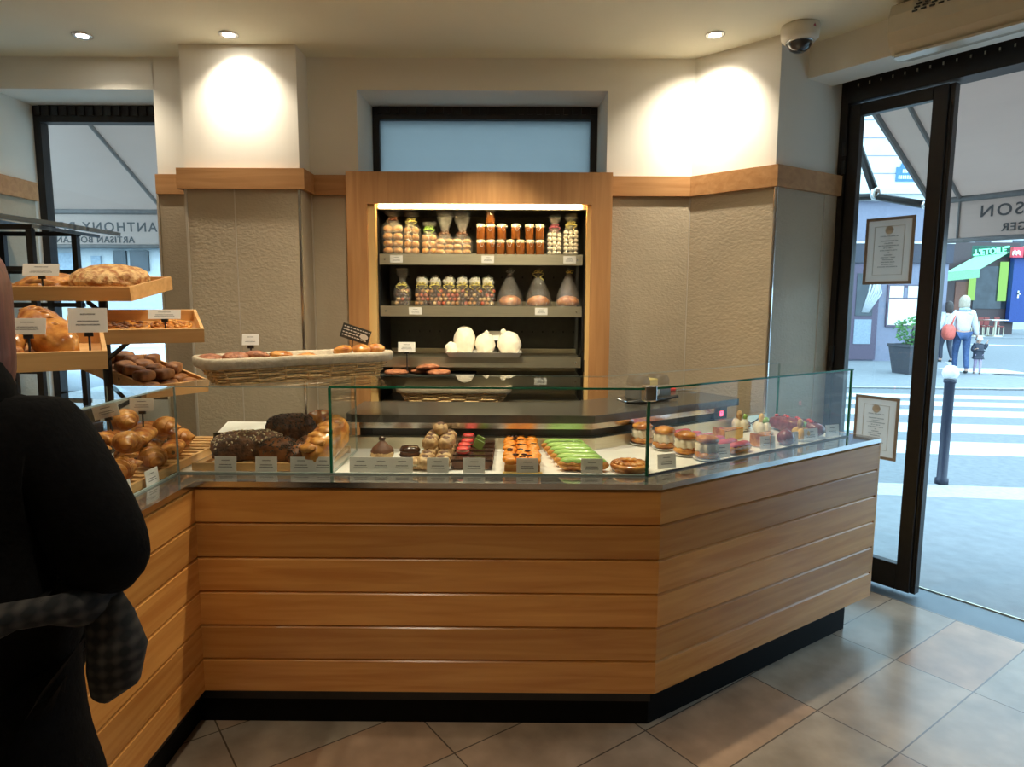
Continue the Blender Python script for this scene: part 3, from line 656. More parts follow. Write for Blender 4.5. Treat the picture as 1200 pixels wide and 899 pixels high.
# ---- top shelf: biscuit bags
YS = 3.985
def biscuit_bag(px, w, hc, h, ribbon, label, grp, seed, cols=2, rows=4, mat='biscuit', rad=None):
    x = Xp(px, YS); z = SH[0]+.001
    o = thing('biscuit_bag', label, 'bag', (x,YS,z), 0, 'cellophane bags on the top shelf')
    b = MB(); cello(b, w, w*.8, hc, h, seed=seed); b.build('cellophane','cello',o,True)
    bow(o, hc+.032, w*.16, ribbon)
    if cols:
        cw = w*.90/cols; rh = hc*.96/rows
        proto = None
        for r in range(rows):
            for c in range(cols):
                loc = (x-w*.45+cw*(c+.5), YS-w*.12+random.uniform(-.006,.006), z+.003+rh*(r+.5)); rot = (random.uniform(-.3,.3), random.uniform(-.3,.3), random.uniform(0,6))
                if proto is None:
                    b = MB(); b.lump((0,0,0),(cw*.49,w*.22,rh*.52),2,.12,3,seed); proto = tag(b.build(grp[1],mat,None,True), grp[2], grp[1].split('_')[-1], grp[0]); q = proto
                    q.location = loc; q.rotation_euler = (0,0,0)
                else:
                    dup(proto, loc, rot=(0,0,random.uniform(-.15,.15)))
    return o
biscuit_bag(462,.130,.172,.255,'ribbon_b','tall bag of sugared biscuits with brown ribbon at the left end of top shelf',('biscuits in the leftmost bag','biscuit','golden biscuits inside the tall brown ribboned bag'),1)
biscuit_bag(483.5,.098,.165,.245,'ribbon_y','slim bag of biscuits with yellow ribbon second on the top shelf',('biscuits in the slim bag','biscuit','biscuits inside the slim yellow ribboned bag'),2,2,4)
biscuit_bag(504,.095,.12,.19,'ribbon_g','short biscuit bag with bright green ribbon on the top shelf',('biscuits in the green ribboned bag','biscuit','biscuits inside the short green ribboned bag'),3,2,3)
biscuit_bag(522,.115,.095,.255,'ribbon_b','bag of crumbly biscuits with tall clear top right of the green ribboned bag',('biscuits in the fourth bag','biscuit','crumbly biscuits inside the bag right of the green ribbon'),4,2,3)
biscuit_bag(542,.118,.095,.25,'ribbon_b','bag of crumbly biscuits with tall clear top just left of the jars',('biscuits in the fifth bag','biscuit','crumbly biscuits inside the bag beside the jars'),5,2,3)
biscuit_bag(649,.092,.135,.235,'ribbon_r','bag of white marshmallows with raspberry ribbon right of the jars',('marshmallows with raspberry ribbon','marshmallow','white marshmallows inside the raspberry ribboned bag'),6,3,5,'marsh')
biscuit_bag(668,.095,.15,.24,'ribbon_y','bag of white marshmallows with curled yellow ribbon at the right end of top shelf',('marshmallows with yellow ribbon','marshmallow','white marshmallows inside the yellow ribboned bag'),7,3,6,'marsh')
# ---- jars
def jar(px, lvl, label):
    x = Xp(px, 3.96); r = .0255
    o = thing('jam_jar', label, 'jar', (x,3.96,SH[0]+.0025+lvl*.0895), random.uniform(-.4,.4), 'clip top jars on the top shelf')
    b = MB(); b.lathe([(r*.9,0),(r,.004),(r,.062),(r*.93,.068)],seg=18); b.build('jam','caramel',o,True)
    b = MB(); b.lathe([(r*.95,.0685),(r*1.02,.072),(r*1.02,.076),(r*.98,.0765),(r*1.04,.079),(r*1.0,.085),(r*.6,.088)],seg=18); b.build('lid','jar_lid',o,True)
    b = MB(); b.tube([(-.008,-r*1.02,.078),(-.012,-r*1.15,.065),(-.006,-r*1.22,.048),(.006,-r*1.22,.048),(.012,-r*1.15,.065),(.008,-r*1.02,.078)],.0016,5); b.tube([(r*1.03,0,.074),(r*1.3,0,.078),(r*1.2,0,.066)],.0016,5); b.build('wire_clip','chrome',o)
    return o
M['jar_lid'] = pm('clear_jar_lid',(.72,.62,.44),.12,coat=.4,var=.1)
for i, px in enumerate((563.6,575,586.5,598,609.5,621,632.5)): jar(px,0,'clip top jar of caramel, %s from the left in the lower row' % ORD[i])
for i, px in enumerate((563.6,575,588,604,620,632)): jar(px,1,'clip top jar of caramel, %s from the left in the upper row' % ORD[i])
jar(574.5,2,'single caramel jar topmost of the jar stack')
# ---- second shelf: chocolate ball bags
def ball_bag(px, w, hc, h, label, n, ribbon='ribbon_y', tall=False):
    x = Xp(px, YS); z = SH[1]+.001; d = w*.75
    o = thing('chocolate_ball_bag', label, 'bag', (x,YS,z), 0, 'bags of chocolate balls on the second shelf')
    b = MB(); cello(b, w, d, hc, h if tall else hc+.015, .35 if tall else .6, .8 if tall else .5, seed=n); b.build('cellophane','cello',o,True)
    if not tall:
        b = MB(); b.lump((0,0,hc+.028),(w*.40,d*.40,.034),3,.35,4,n); b.build('bag_top','tissue',o,True)  # clear bag top coloured white to stand for the glare on it
    bow(o, hc+.012, w*.24, ribbon)
    r = .0128
    for k, zz in enumerate(np.arange(r+.003, hc-.005, r*1.85)):
        for c in range(3):
            for dd in range(2):
                xx = x+(c-1)*r*2.06+(r*.35 if k%2 else -r*.35); yy = YS-d*.5+r*1.35+dd*r*2.1
                m = random.choice(PROTO_B); q = m.copy(); C.objects.link(q); q.location = (xx,yy,z+zz); q['label'] = 'chocolate coated balls inside the '+label.split(' with ')[0] if False else BALLTXT[n]; q['group'] = 'chocolate balls in bag '+ORD[n]
PROTO_B = []
for i in range(4):
    b = MB(); b.lump((0,0,0),(.0128,)*3,2,.02,3,i); q = b.build('chocolate_ball','ball%d'%i,None,True); q['category'] = 'chocolate'; PROTO_B.append(q)
BALLTXT = ['chocolate balls inside the tall yellow ribboned bag at the left end'] + ['chocolate balls inside the %s short white topped bag from the left' % ORD[i] for i in range(6)]
ball_bag(471.6,.098,.112,.22,'tall clear bag of chocolate balls with yellow bow at left of second shelf',0,tall=True)
for i, px in enumerate((495,510.5,526.5,542,557,572)): ball_bag(px,.084,.115,.19,'short white topped bag of chocolate balls, %s from the left of its row' % ORD[i],i+1)
for q in PROTO_B: bpy.data.objects.remove(q)
# ---- pyramid cake packs
for i, (px, lab) in enumerate(((597.6,'clear pyramid pack with round fruit cake beside the chocolate balls'),(631,'clear pyramid pack with fruit cake and curled ribbon, middle of three'),(666,'clear pyramid pack with loaf cake at right end of the second shelf'))):
    x = Xp(px,YS); z = SH[1]+.001; o = thing('cake_pyramid', lab, 'cake pack', (x,YS,z), (.1,-.1,.3)[i], 'pyramid packs on the second shelf')
    b = MB(); n = 16; rs = []
    for zz, k in ((0,1),(.07,.80),(.14,.46),(.195,.14),(.205,.10),(.225,.16)):
        rs.append([(math.cos(2*PI*j/n)*.082*k*(1+.08*math.sin(j*2.3+zz*20)), math.sin(2*PI*j/n)*.07*k*(1+.08*math.sin(j*1.7)), zz) for j in range(n)])
    b.rings(rs, cap=False); b.build('cellophane','cello_pack',o,True)
    bow(o, .20, .012, 'ribbon_y' if i else 'tissue', curl=(i==1))
    c = MB(); c.lump((x,YS,z+.027),(.066,.052,.038),3,.10,4,i+3,flat=-.6); tag(c.build('fruit_cake','cake',None,True),('round brown cake inside the pyramid pack beside chocolate balls','fruit cake inside the middle pyramid pack','reddish loaf cake inside the rightmost pyramid pack')[i],'cake','cakes in the pyramid packs')
# ---- third shelf: meringues
x0, x1 = Xp(523,3.92), Xp(612,3.92); z = SH[2]+.003
o = thing('serving_tray','white oblong tray of meringues on the third shelf','tray',((x0+x1)/2,3.96,z)); w = x1-x0
b = MB(); b.rings([[(sx*(w/2-k)*1,sy*(.11-k),zz) for sx,sy in ((-1,-1),(1,-1),(1,1),(-1,1))] for k,zz in ((.02,0),(0,.03),(.008,.03),(.028,.006))]); b.build('dish','white',o)
for i,(px,w_,h_,lab) in enumerate(((529,.075,.08,'small low meringue at the left end of the tray'),(544,.13,.175,'tall egg shaped meringue on the white tray'),(568.5,.115,.135,'pointed meringue in the middle of the tray'),(597,.14,.145,'broad meringue at the right end of the tray'))):
    b = MB(); b.lump((0,0,h_*.47),(w_/2,w_*.4,h_/2),4,.09,2.2,i+2,flat=-.8)
    if i in (2,3): b.lump((w_*.08 if i==2 else -w_*.25,0,h_*.93),(w_*.13,w_*.13,h_*.14),2,.1,2,i)
    q = tag(b.build('meringue','mering',None,True),lab,'meringue','meringues on the third shelf'); q.location = (Xp(px,3.95),3.955 if i else 3.925,z+.008)
# ---- price cards and sign holders
def stand_card(loc, rz, w, hgt, stem, label, mat='card', name='price_sign', tilt=-.12, foot=True, rot=None, cat='sign'):
    o = thing(name, label, cat, loc, rz, None, rot)
    b = MB(); b.box((0,0,stem+hgt*.5),(w,.0018,hgt),Matrix.Rotation(tilt,3,'X')); b.build('card',mat,o)
    b = MB()
    if foot: b.lathe([(.026,0),(.026,.004),(.006,.008)],seg=14)
    b.tube([(0,.004,.0),(0,.004,stem+.004)],.0035,6); b.bb(-.012,.012,-.002,.008,stem-.012,stem+.012); b.build('clip_stand','blackplastic',o)
    return o
def edge_card(loc, rz, label, w=.082, hgt=.058):
    o = tag(MB().bb(-w/2,w/2,-.0009,.0009,0,hgt).build('price_card','card'), label, 'price card', 'small price cards along the glass')
    o.location = loc; o.rotation_euler = (-.10,0,rz)
    return o
stand_card((Xp(583,3.98),3.985,z+.008),0,.10,.055,.085,'white price sign standing between meringues on the white tray','paper')
# ---- fourth shelf: slate with cookies
xs0, xs1 = Xp(441,3.87), Xp(556,3.87); zs = SH[3]+.003
b = MB(); b.bb(-(xs1-xs0)/2,(xs1-xs0)/2,-.14,.14,0,.010,.002); q = tag(b.build('slate_board','slate'),'dark slate board of cookies on the fourth shelf','board'); q.location = ((xs0+xs1)/2,3.94,zs)
def cookie_mesh(r, h, mat, seed, name='cookie'):
    b = MB(); b.lump((0,0,h*.5),(r,r,h*.62),3,.14,3,seed,flat=-.7); o = b.build(name,mat,None,True)
    b = MB(); rnd = random.Random(seed)
    for i in range(9):
        a, q = rnd.uniform(0,6.3), r*.8*math.sqrt(rnd.random()); b.lump((q*math.cos(a),q*math.sin(a),h*.98*(1-.35*(q/r)**2)),(r*.12,r*.12,r*.08),1,.2,3,i)
    b.build('nuts','crust_dark' if mat!='crust_dark' else 'crust',o,True)
    return o
ck = None
for i,(px,dy,dz,rx,lab) in enumerate(((466,-.06,0,0,'nutty cookie at the left of the slate board'),(492,.04,0,0,'nutty cookie behind the sign on the slate board'),(515,-.05,.0,0,'nutty cookie at the right front of the slate board'),(502,-.02,.026,.12,'nutty cookie lying on top of the others on the slate board'))):
    loc = (Xp(px,3.93),3.90+dy,zs+.011+dz)
    if ck is None: ck = tag(cookie_mesh(.070,.030,'cookie_dark',3),lab,'cookie','cookies on the slate board'); ck.location = loc
    else: dup(ck,loc,rot=(rx,0,i*1.3),label=lab)
stand_card((Xp(476,3.84),3.825,zs+.010),0,.098,.056,.135,'tall white price sign standing on the slate board')

# ---- baskets
def basket(name, label, loc, rz, L, W, H, cat='basket', taper=.86):
    o = thing(name, label, cat, loc, rz)
    def outline(k, z, n=72):
        pts = []
        for j in range(n):
            a = 2*PI*j/n; c, s = math.cos(a), math.sin(a); e = 1/(abs(c)**6+abs(s)**6)**(1/6.)
            pts.append(Vector((c*e*L/2*k, s*e*W/2*(1-(1-k)*1.3), z)))
        return pts
    b = MB(); rows = max(6,int(H/.0095))
    for i in range(rows):
        z = .004+(H-.008)*i/(rows-1); k = taper+(1-taper)*i/(rows-1); ps = outline(k,z); ps2 = []
        for j, p in enumerate(ps):
            n = Vector((p.x/L**2*4, p.y/W**2*4, 0)).normalized(); ps2.append(p+n*(.0055 if (j//3+i)%2 else -.0045))
        b.tube(ps2+[ps2[0]],.0042,5,False)
    lo, hi = outline(taper,.002), outline(1,H)
    for j in range(0,72,3): b.tube([lo[j],hi[j]],.0042,5)
    b.rings([[(p.x*.98,p.y*.98,.003) for p in lo],[(p.x*.98,p.y*.98,.008) for p in lo]]); b.build('wicker_body','wicker',o)
    b = MB(); rs = []
    def off(ps, d, dz, wob=0):
        r = []
        for j, p in enumerate(ps):
            n = Vector((p.x/L**2*4, p.y/W**2*4, 0)).normalized(); r.append(p+n*(d+wob*noise.noise(p*14))+Vector((0,0,dz+wob*1.3*noise.noise(p*9+Vector((3,0,0))))))
        return r
    for d, dz, wob in ((.006,-.030,.003),(.010,-.022,.003),(.014,-.008,.003),(.014,.004,.003),(.004,.010,.002),(-.008,.004,.002)): rs.append(off(hi,d,dz,wob))
    ins = outline(taper*.98,.012)
    rs.append([(p.x*.95,p.y*.95,p.z+.01) for p in ins]); rs.append([(p.x*.3,p.y*.3,.02) for p in ins])
    b.rings(rs, cap=False); b.quad([rs[-1][j] for j in range(0,72,1)]) if False else None
    b.build('linen_lining','linen',o,True)
    return o
basket('bread_basket','shallow linen lined wicker basket on the lowest shelf',(Xp(532,3.92),3.93,SH[4]+.003),0,.66,.24,.085)
BZ = GT+.008
bk_dir = math.atan2(.48,.62)
bcx, bcy = -.875, 2.69
bask = basket('bread_basket','long linen lined wicker basket of cookies standing on the glass case',(bcx,bcy,BZ),bk_dir,.75,.25,.092)
def on(T, p): return T @ Vector(p)
TB = Matrix.Translation((bcx,bcy,BZ)) @ Matrix.Rotation(bk_dir,4,'Z')
ck2 = None
for i,(x,y,zz,m_,lab) in enumerate(((-.335,.0,.078,0,'dark cookie at the left end of the long basket'),(-.25,-.02,.084,0,'dark cookie second from the left end of the long basket'),(-.165,.0,.084,0,'dark cookie third from the left end of the long basket'),(-.07,.0,.080,1,'pale golden cookie in the middle of the long basket'),(.03,.01,.066,1,'flat pale cookie past the middle of the long basket'),(.20,.02,.085,2,'glazed bun below the chalkboard sign in the long basket'),(.27,-.01,.088,2,'glazed bun right of the chalkboard stem in the long basket'),(.345,.01,.088,2,'glazed bun at the right end of the long basket'))):
    q = tag(cookie_mesh(.046 if m_<2 else .040,.030 if m_<2 else .036,('cookie_dark','crust','crust_glossy')[m_],20+i),lab,'cookie' if m_<2 else 'bun','baked goods in the long basket'); q.location = on(TB,(x,y,zz)); q.rotation_euler = (.1,.1*(-1)**i,i)
M_ = 0
p = on(TB,(-.17,.055,.085)); stand_card(p,bk_dir*.3,.062,.045,.05,'small white price sign at the left end of the long basket',foot=False,tilt=-.35)
p = on(TB,(.25,.05,.085)); 
o = thing('chalkboard_sign','black chalkboard sign tilted on a stem over the long basket','sign',p,0.05)
b = MB(); b.box((.02,0,.085),(.125,.003,.062),Matrix.Rotation(.32,3,'Y')); ch_ = b.build('board','slate',o)
b = MB(); R0 = Matrix.Rotation(.32,3,'Y')
rnd = random.Random(3)
for r in range(4):
    x = -.055
    while x < (.052 if r in (0,) else .02 if r in (1,2) else .045):
        w = rnd.uniform(.006,.014); c = R0 @ Vector((x+w/2,-.0022,.020-r*.0125)); b.box((.02+c.x,c.y,.085+c.z),(w,.001,.0045),R0); x += w+.004
b.build('chalk_writing','paper',ch_)
b = MB(); c = R0 @ Vector((.038,-.003,-.002)); b.rings([[Vector((.02,0,.085))+R0@Vector((.038+.018*math.cos(a)*k,-.0024-.0006*k,-.002+.012*math.sin(a)*k)) for a in [2*PI*j/18 for j in range(18)]] for k in (.05,1)]); b.build('oval_sticker','paper',ch_)
b = MB(); b.tube([(0,.004,0),(.006,.004,.07)],.003,6); b.build('stem','blackplastic',o)
# ================================================================== BREAD TRAYS ON THE RACK
def tray(label, corner, rz, L, W, tilt, H=.058, side='right'):
    """corner = front right top corner"""
    rot = Matrix.Rotation(rz,4,'Z') @ Matrix.Rotation(tilt,4,'X')
    loc = Vector(corner) - (rot @ Vector((L/2,0,H)))
    T = Matrix.Translation(loc) @ rot
    o = thing('bread_tray', label, 'tray', loc, 0, 'beech bread trays on the rack', rot.to_euler())
    t = .012
    b = MB(); b.bb(-L/2,L/2,0,t,0,H); b.build('front_board','tray',o)
    b = MB(); b.bb(-L/2,L/2,W-t,W,0,H); b.build('back_board','tray',o)
    for x in (-L/2,L/2-t):
        b = MB(); b.bb(x,x+t,t,W-t,0,H); b.build('side_board','tray',o)
    b = MB(); b.bb(-L/2+t,L/2-t,t,W-t,0,.010); b.build('bottom','tray',o)
    return o, T, rot
t1,T1,R1 = tray('uppermost beech tray holding two speckled flat loaves',(-1.56,2.72,1.645),0,.54,.34,.16)
t2,T2,R2 = tray('beech tray of round tarts just below the uppermost tray',(-1.275,2.74,1.478),R_(30),.48,.34,.22)
t3,T3,R3 = tray('beech tray of scored brown loaves nearest the customer',(-1.275,2.08,1.435),R_(33),.52,.36,.16)
t4,T4,R4 = tray('lowest beech tray heaped with small brown cakes',(-1.43,3.10,1.225),R_(60),.30,.50,.20,)
# rack
o = thing('bread_rack','black metal bread rack standing on the left rear worktop','rack',(0,0,0))
b = MB(); b.lathe([(.018,1.003),(.018,1.63)],(-1.80,2.93,0),12); b.lathe([(.09,1.0),(.09,1.012)],(-1.80,2.93,0),20); b.build('post','black',o)
b = MB(); b.lathe([(.016,1.003),(.016,1.42)],(-1.74,2.30,0),12); b.lathe([(.09,1.0),(.09,1.012)],(-1.74,2.30,0),20); b.build('post','black',o)
def arm(p0, T, loc):
    q = T @ Vector(loc); b = MB(); b.tube([p0,(q.x,q.y,q.z-.03),(q.x,q.y,q.z-.004)],.010,6); b.box((q.x,q.y,q.z-.008),(.06,.06,.008)); b.build('arm','black',o)
arm((-1.80,2.93,1.53),T1,(0,.15,0)); arm((-1.80,2.93,1.33),T2,(-.02,.18,0)); arm((-1.74,2.30,1.30),T3,(-.05,.22,0)); arm((-1.80,2.93,1.10),T4,(0,.2,0))
def flatloaf(rx, ry, h, seed, mat='flatbread', name='flat_loaf'):
    b = MB(); b.lump((0,0,h*.45),(rx,ry,h*.6),4,.10,3.5,seed,flat=-.7); return b.build(name,mat,None,True)
def put(o, T, rot, loc, spin=0, extra=None):
    o.location = T @ Vector(loc); m = rot @ Matrix.Rotation(spin,4,'Z')
    if extra is not None: m = m @ extra
    o.rotation_euler = m.to_euler(); return o
put(tag(flatloaf(.155,.125,.115,1),'large domed speckled loaf in the right of the uppermost tray','bread','loaves in the uppermost tray'),T1,R1,(.095,.17,.011),.2)
put(tag(flatloaf(.125,.12,.075,2,'crust'),'smaller golden loaf behind the sign in the uppermost tray','bread','loaves in the uppermost tray'),T1,R1,(-.16,.16,.011),.9)
stand_card(T1@Vector((-.115,.04,.02)),.0,.15,.05,.075,'wide white price sign in front of the uppermost tray loaves',tilt=-.2,foot=False)
# round tarts in tray two
for i,(x,y,m_,lab) in enumerate(((-.03,.16,'crust_dark','dark round tart in the left of the second tray'),(.13,.17,'crust','golden nut tart in the right of the second tray'))):
    b = MB(); b.lathe([(.02,0),(.072,.0),(.082,.022),(.078,.026),(.07,.022),(.001,.020)],seg=26); q = b.build('round_tart','crust_glossy',None,True); tag(q,lab,'tart','tarts in the second tray'); put(q,T2,R2,(x,y,.0105))
    b = MB()
    for k in range(28): a, rr = random.uniform(0,6.3), .066*math.sqrt(random.random()); b.lump((rr*math.cos(a),rr*math.sin(a),.024),(.012,.008,.008),1,.3,3,k)
    b.build('topping',m_,q,True)
stand_card(T2@Vector((.10,.03,.02)),.25,.12,.038,.07,'white price sign in front of the round tarts',tilt=-.3,foot=False)
# scored loaves in front tray
def scored(L, r, seed, mat='crust_glossy'):
    b = MB(); b.lump((0,0,r*.75),(L/2,r,r*.95),4,.07,2.5,seed,flat=-.75,power=.85); o = b.build('scored_loaf',mat,None,True)
    b = MB()
    for i in range(6):
        x = -L*.34+i*L*.135; b.tube([(x,-r*.55,r*1.46*(1-(x/L)**2*1.6)),(x+.012,0,r*1.72*(1-(x/L)**2*1.6)),(x+.026,r*.55,r*1.44*(1-(x/L)**2*1.6))],[.004,.009,.004],6)
    b.build('score_ridges','crust',o,True); return o
A = Matrix.Rotation(R_(28),4,'X')
for i,(x,y,sp,ml,lab) in enumerate(((.10,.20,R_(112),.30,'large glazed scored loaf leaning in the tray nearest the customer'),(-.03,.22,R_(108),.28,'glazed scored loaf left of the largest one, by the hair'),(-.16,.19,R_(95),.26,'golden loaf at the far left of the front tray'))):
    put(tag(scored(ml,.062,i+4),lab,'bread','loaves in the tray nearest the customer'),T3,R3,(x,y,.035 if i<2 else .012),sp,Matrix.Rotation(-.25,4,'Y'))
for i,(x,y,lab) in enumerate(((.0,.07,'small pale roll at the front edge of the front tray'),(-.11,.06,'small pale roll near the customer hair in the front tray'))):
    b = MB(); b.lump((0,0,.028),(.05,.04,.034),3,.1,3,i+9,flat=-.7); put(tag(b.build('bread_roll','crust',None,True),lab,'roll','rolls in the front tray'),T3,R3,(x,y,.0105))
o = stand_card(T3@Vector((.215,.05,.03)),.45,.105,.078,.075,'larger white price sheet at the right end of the front tray','card',tilt=-.22,foot=False)
stand_card(T3@Vector((.06,.035,.02)),.25,.098,.050,.085,'small tilted white price sign at left of the front tray',tilt=-.25,foot=False)
# heap of small cakes in tray four
cake = None; k = 0
WH = ['left front','front centre','right front','left middle','centre','right middle','left back','back centre','right back']
for lay,(nx,ny) in enumerate(((3,6),(3,5))):
    for i in range(nx):
        for j in range(ny):
            x = -.10+i*.092+random.uniform(-.006,.006); y = .055+j*.080+lay*.04; z = .011+lay*.045
            lab = 'brown finger cakes heaped in the lowest beech tray'
            if lay and random.random() < .25: continue
            if cake is None:
                b = MB(); b.lump((0,0,.021),(.046,.032,.024),3,.06,3,2,flat=-.85,power=.6); cake = tag(b.build('small_cake','cake_brown',None,True),lab,'cake','small cakes in the lowest tray')
                b = MB(); b.lump((0,0,.038),(.036,.024,.006),2,.1,3,4); b.build('pale_top','crust',cake,True); q = cake
            else: q = copy_tree(cake)
            put(q,T4,R4,(x,y,z),random.uniform(-.8,.8),Matrix.Rotation(random.uniform(-.3,.3),4,'X'))

# behind the left counter: black box with crumpled cloth, slatted shelf rack
pb = at_z(110,490,1.0)
o = thing('metal_box','black metal box behind the croissant case with a cloth on it','box',(-1.93,2.62,1.0),.2)
b = MB(); b.bb(-.20,.20,-.14,.14,.012,.15,.008); b.build('housing','blackplastic',o)
b = MB(); b.bb(-.19,.19,-.145,-.139,.09,.14); b.build('front_band','steel',o)
for sx in (-.16,.16):
    b = MB(); b.lathe([(.02,0),(.02,.014)],(sx,-.1,0),10); b.build('foot','black',o)
b = MB(); n = 15; G = [[Vector((-.10+.2*i/(n-1), -.07+.14*j/(n-1), .004+.035*abs(noise.noise(Vector((i*.45,j*.45,1))))+ .02*math.exp(-((i-7)**2+(j-7)**2)/20))) for j in range(n)] for i in range(n)]
b.rings(G, cap=False, close=False); q = tag(b.build('cleaning_cloth','cloth_grey',None,True),'crumpled grey cloth lying on the black box','cloth'); q.location = (-1.86,2.60,1.151); sm = q.modifiers.new('s','SOLIDIFY'); sm.thickness = .003; sm.offset = 1
o = thing('shelf_rack','black metal rack with slatted blue grey top shelf by the left window','rack',(-2.75,3.72,0))
b = MB()
for x in (-.20,.22):
    for y in (-.18,.18): b.bb(x-.015,x+.015,y-.015,y+.015,0,1.96)
b.build('upright','black',o)
for z in (.4,.8,1.2,1.55,1.74,1.955):
    b = MB(); b.bb(-.22,.24,-.2,-.18,z,z+.025); b.build('rail','black',o); b = MB(); b.bb(-.22,.24,.18,.2,z,z+.025); b.build('rail','black',o)
b = MB(); R0 = Matrix.Rotation(R_(8),3,'Y')
for i in range(5): b.box((.10,-.22+i*.105,2.02),(.70,.085,.022),R0)
for x in (-.15,.3): b.box((x,0,1.995-x*.14+.01),(.04,.50,.018),R0)
b.build('slatted_top','blue_slats',o)

# ================================================================== CROISSANT CASE (left)
def croissant(R, span, rmax, seed, mat='crust', ridges=7):
    b = MB(); n = 46; rs = []
    for i in range(n):
        t = i/(n-1); a = (t-.5)*span; 
        step = (t*ridges)%1.; prof = max(.10, math.sin(PI*min(max(t,.02),.98))**.8)
        r = rmax*prof*(.74+.32*step)*(1+.05*noise.noise(Vector((t*5,seed,0))))
        c = Vector((R*math.sin(a), R*(math.cos(a)-1), 0)); u = Vector((math.sin(a), math.cos(a), 0))
        rs.append([c + u*(r*1.05*math.cos(2*PI*k/16)) + Vector((0,0,rmax*.85+r*.88*math.sin(2*PI*k/16))) for k in range(16)])
    b.rings(rs); return b.build('croissant',mat,None,True)
def spiral(r, h, mat):
    b = MB(); b.lathe([(r*.2,0),(r*.95,0),(r,h*.5),(r*.85,h*.9),(.001,h)],seg=22); o = b.build('raisin_roll',mat,None,True)
    b = MB(); b.tube([((r*.12+r*.8*t)*math.cos(t*14),(r*.12+r*.8*t)*math.sin(t*14),h*(1.0-.12*t*t)) for t in np.linspace(0,1,50)],.0055,6); b.build('swirl','crust_glossy',o,True)
    b = MB()
    for k in range(8): t = random.random(); b.lump(((r*.8*t)*math.cos(k*2),(r*.8*t)*math.sin(k*2),h*.98),(.006,.006,.005),1,.1,3,k)
    b.build('raisins','choco',o,True); return o
def chocbread(L, r, mat='crust'):
    b = MB(); rs = []
    for i in range(18):
        t = i/17; x = (t-.5)*L; k = .94+.06*math.cos(i*1.2) if 0 < i < 17 else .75
        rs.append([(x, r*1.3*k*math.cos(a), r*.8+r*.8*k*math.sin(a)) for a in [2*PI*j/16 for j in range(16)]])
    b.rings(rs); o = b.build('chocolate_roll',mat,None,True)
    b = MB()
    for s in (-1,1): b.tube([(-L/2-.004,s*r*.5,r*.8),(-L/2+.02,s*r*.5,r*.8)],.007,8); b.tube([(L/2+.004,s*r*.5,r*.8),(L/2-.02,s*r*.5,r*.8)],.007,8)
    b.build('chocolate_sticks','choco',o,True); return o
# wooden slat trays in the left and the bread sections
def slat_tray(name,label,loc,rz,L,W):
    o = thing(name,label,'tray',loc,rz,'slatted wooden trays in the cases')
    b = MB(); b.bb(0,L,0,.012,0,.030); b.build('front_rail','tray',o)
    b = MB(); b.bb(0,L,W-.012,W,0,.030); b.build('back_rail','tray',o)
    n = int(L/.055)
    for i in range(n):
        b = MB(); x = .02+i*(L-.04)/(n-1); b.bb(x-.014,x+.014,.012,W-.012,.012,.026); b.build('slat','tray',o)
    return o
slat_tray('slatted_tray','slatted wooden tray under the croissants',(-1.275,1.72,.951),PI/2,1.28,.30)
slat_tray('slatted_tray','slatted wooden tray under the seeded loaves',(-1.225,2.475,.951),0,.525,.32)
pl = [
 ('c',-1.345,2.42,.978,.3,'pale croissant beside the glass corner'),('c',-1.345,2.24,.978,-.2,'deep golden croissant facing the glass'),('c',-1.345,2.07,.978,.2,'golden croissant nearest the customer sleeve'),
 ('s',-1.455,2.32,.978,0,'raisin roll between the croissants'),('p',-1.46,2.47,.978,.6,'chocolate filled roll low behind the pale croissant'),('s',-1.46,2.16,.978,1,'raisin roll behind the nearer croissants'),
 ('p',-1.36,2.60,.978,.3,'chocolate filled roll low beside the seeded loaf'),('p',-1.48,2.64,.978,.1,'chocolate filled roll low at the back'),('c',-1.40,2.76,.978,.9,'croissant behind the glass corner near the wall panel'),('p',-1.50,2.82,.978,.8,'golden roll at the far back of the tray'),
 ('c',-1.40,2.36,1.045,.1,'croissant on top of the front row'),('p',-1.44,2.53,1.043,.2,'chocolate filled roll on top by the corner'),('p',-1.50,2.66,1.043,.3,'chocolate filled roll under the twin price signs'),('c',-1.45,2.22,1.042,-.3,'large smooth croissant on top of the heap'),('s',-1.38,2.13,1.045,.4,'orange glazed roll beside the customer sleeve'),('c',-1.42,2.68,1.043,.9,'curved croissant high at the back of the case'),('p',-1.50,2.40,1.06,.1,'golden roll in the middle of the heap'),('c',-1.49,2.52,1.10,.5,'uppermost croissant of the heap')]
proto = {}
for kind,x,y,z,rz,lab in pl:
    if kind not in proto:
        q = {'c':lambda: croissant(.070,2.1,.046,1),'s':lambda: spiral(.055,.040,'crust_glossy'),'p':lambda: chocbread(.12,.035)}[kind](); proto[kind] = q
        tag(q,lab,{'c':'croissant','s':'pastry','p':'pastry'}[kind],'viennoiserie in the left case')
    else: q = copy_tree(proto[kind]); q['label'] = lab
    q.location = (x,y,z); q.rotation_euler = (random.uniform(-.15,.15),random.uniform(-.15,.15),PI/2+rz)
o = stand_card((-1.47,2.44,1.0),.35,.088,.05,.165,'twin price signs on a stick: the left tilted one','card',tilt=-.1,rot=(0,-.22,.2))
stand_card((-1.45,2.56,1.0),.1,.088,.05,.165,'straight white price sign on a stick above the croissants','card',tilt=-.1)
edge_card((-1.262,2.27,.951),PI/2,'price card behind left case glass nearer the corner'); edge_card((-1.262,2.10,.951),PI/2,'price card behind left case glass nearer the sleeve')

